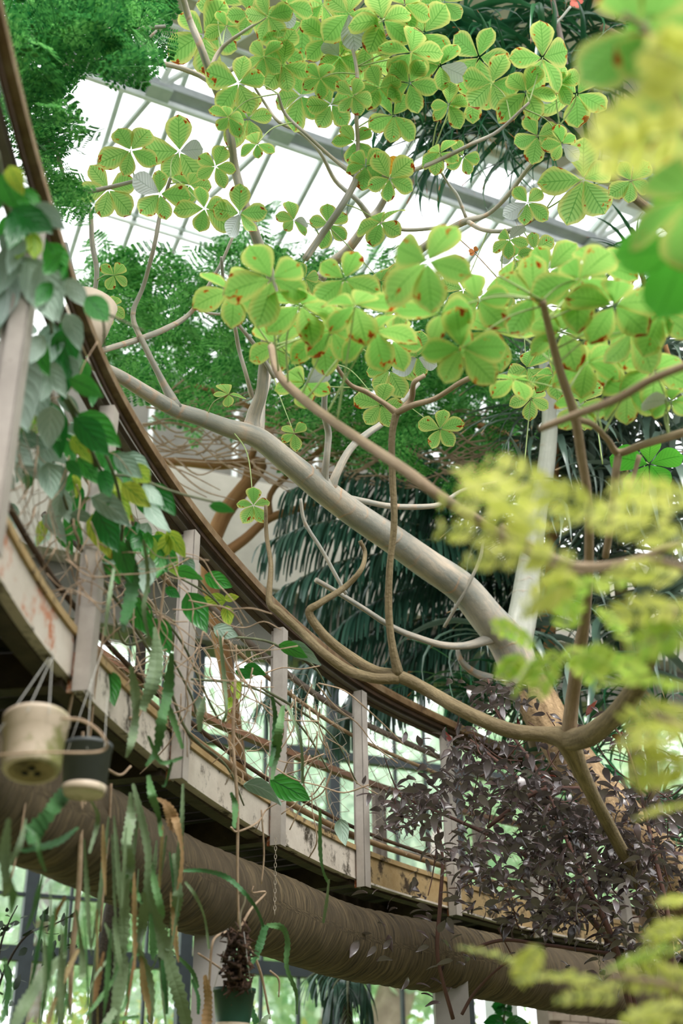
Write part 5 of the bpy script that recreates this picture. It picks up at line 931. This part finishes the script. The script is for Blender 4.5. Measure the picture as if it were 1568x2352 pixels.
for a, b in [((155, 1725), (240, 1480)), ((240, 1715), (246, 1600)), ((200, 1720), (210, 1560))]:
    m = MB(); m.tube([P(*a, 4.15), P(*b, 4.5)], .0013, 5); m.build('hanger_wire', M['rope'], t)
c3 = P(532, 2395, 5.4); O3 = orient(c3, Ru(.02, 1, -.5)); r3 = .07
t = thing('hanging_pot', 'dark green hanging pot with worn beige lower side below the root column', 'pot', c3, 'hanging plant pots')
m = MB(); m.lathe([(0, 0), (r3, 0), (r3*1.08, .085)], 40, O3); m.build('worn_side', M['potbeige'], t)
m = MB(); m.lathe([(r3*1.085, .08), (r3*1.3, .205), (r3*1.36, .205), (r3*1.36, .222), (r3*1.2, .222), (r3*1.0, .06)], 40, O3); m.build('body', M['potgreen'], t)
m = MB(); m.lathe([(r3*1.25, .2), (r3*.9, .225), (0, .235)], 20, O3); m.build('soil', M['soil'], t)
m = MB()
for k in range(170):
    u = rng.random(); q = P(545+rng.uniform(-26, 26)*(1-.2*math.sin(u*9)), 2140+u*135, 5.4+rng.uniform(-.05, .05)); m.tube([q, q+rv(.018), q+rv(.028)], [.009, .007, .002], 5)
m.build('root_mass', M['soil'], t)
m = MB(); m.tube([Vector(q) for q in cr([tuple(P(552, 2140, 5.35)), tuple(P(552, 2100, 5.35)), tuple(P(562, 2070, 5.35)), tuple(P(560, 2050, 5.35)), tuple(P(548, 2052, 5.35))], 6)], .004, 8); m.build('hook', M['wire'], t)
for a, b in [((490, 2275), (525, 2150)), ((578, 2280), (560, 2140))]:
    m = MB(); m.tube([P(*a, 5.35), P(*b, 5.35)], .0012, 5); m.build('hanger_wire', M['rope'], t)
# chains
def chain(label, x, y0, y1, d, n):
    top, bot = P(x, y0, d), P(x, y1, d); t = thing('hanging_chain', label, 'chain', top, 'hanging chains'); L = (bot-top).length/n; dn = Vector((0, 0, -1)); m = MB()
    for k in range(12):
        a = 2*math.pi*k/12; m.v.append(None)
    m = MB(); m.tube([Vector((.006*math.cos(a), 0, .6*L*math.sin(a)+.0)) for a in [2*math.pi*k/12 for k in range(13)]], .0018, 5, False); me = m.mesh('chain_link'); me.materials.append(M['wire'])
    for k in range(n): obj('chain_link', me, None, t, Matrix.Translation(top+Vector((0, 0, -L*(k+.5)))) @ Matrix.Rotation(1.57*(k % 2), 4, 'Z'))
chain('thin steel chain hanging from the fascia beside the third grey post', 633, 1925, 2095, 6.4, 18)
chain('short rusty chain hanging under the right end of the walkway', 1372, 2170, 2250, 7.2, 9)
lf = thing('light_fixture', 'pale beige drum-shaped fixture showing from behind the handrail above the pale limb', 'fixture', P(212, 760, 6.1))
m = MB(); m.lathe([(0, -.16), (.06, -.16), (.115, -.07), (.12, 0), (.12, .14), (.10, .15), (0, .15)], 28, orient(P(195, 745, 6.1), Ru(.28, 1, -.5))); m.build('housing', M['potbeige'], lf)
m = MB(); m.tube([P(188, 715, 6.1), P(150, 560, 6.3)], .012, 8); m.build('arm', M['greybeam'], lf)
# dark shrub in the lower-left window, seedling low right, flower, butterfly
ds = thing('dark_leaved_shrub', 'dark silhouetted shrub in front of the lower left window', 'shrub', P(-20, 2700, 8.5))
for s in [[(-20, 2330, 3, 8.5), (10, 2230, 3, 8.5), (60, 2150, 2.5, 8.5), (130, 2120, 2, 8.5), (170, 2100, 1.5, 8.5)], [(-20, 2330, 3, 8.5), (0, 2180, 2.5, 8.5), (20, 2120, 2, 8.5), (40, 2080, 1.5, 8.5)]]: branch('stem', s, M['barkdark'], ds)
M['darkleaf'] = leafmat('near_black_leaf', srgb(22, 34, 24), srgb(40, 54, 36), trans=.1)
DV = variants('leaf', [M['darkleaf']], 3, Wd=.45, kind='ovate')
for i in range(60):
    x, y = rpoly([(0, 2090), (170, 2100), (185, 2200), (60, 2210), (30, 2340), (0, 2340)]); obj('leaf', rng.choice(DV[0]), None, ds, frame(P(x, y, 8.5+rng.uniform(-.2, .2)), rv(), rv(), rng.uniform(.06, .11)))
sd_ = thing('seedling', 'small bright green plant in front of the white pillar at the bottom right', 'plant', P(1160, 2480, 9.5))
branch('stem', [(1150, 2480, 4, 9.5), (1152, 2400, 3.5, 9.5), (1155, 2352, 3, 9.5), (1160, 2315, 2.5, 9.5)], M['twiggreen'], sd_)
for x0, y0, x1, y1 in [(1160,2315,1120,2312),(1160,2315,1130,2330),(1162,2318,1182,2312),(1160,2322,1180,2338),(1160,2345,1105,2350),(1160,2350,1215,2345),(1165,2352,1225,2360),(1160,2310,1155,2295)]:
    a, b = P(x0, y0, 9.5), P(x1, y1, 9.4); L = (b-a).length; obj('leaf', rng.choice(VV[0]), None, sd_, frame(a, b-a, Ru(0, -.5, -1), L))
fl = thing('coral_flower', 'coral flower at the top edge in front of the dark palm', 'flower', P(1322, 4, 8.4))
pme_ = leaflet(.8, 6, 'obovate', .1, .1, .01, 2).mesh('petal'); pme_.materials.append(M['flower'])
for k in range(5): a = k*1.256; obj('petal', pme_, None, fl, frame(P(1322, 4, 8.4), Ru(math.cos(a), math.sin(a), .3), Ru(0, 0, 1), .05))
bf = thing('butterfly', 'orange and black butterfly perched on a thin twig in front of the roof', 'insect', P(1090, 577, 6.8))
m = MB(); m.tube([P(1082, 571, 6.8), P(1090, 578, 6.8), P(1098, 585, 6.8)], [.001, .0025, .001], 6); m.build('body', M['hole'], bf)
wm = leaflet(.75, 6, 'obovate', .0, .05, .01, 4).mesh('wing'); wm.materials.append(M['butterfly'])
for dx, dy, s in [(-1, .15, .036), (-.75, -.55, .034), (.2, .9, .03), (.6, .8, .026)]: obj('wing', wm, None, bf, frame(P(1090, 578, 6.79), Ru(dx, dy, .1), Ru(0, .2, 1), s))
branch('twig', [(1050, 545, 1.3, 6.8), (1088, 580, 1.3, 6.8), (1130, 625, 1.3, 6.8), (1160, 660, 1.3, 6.8)], M['twig'], t1)
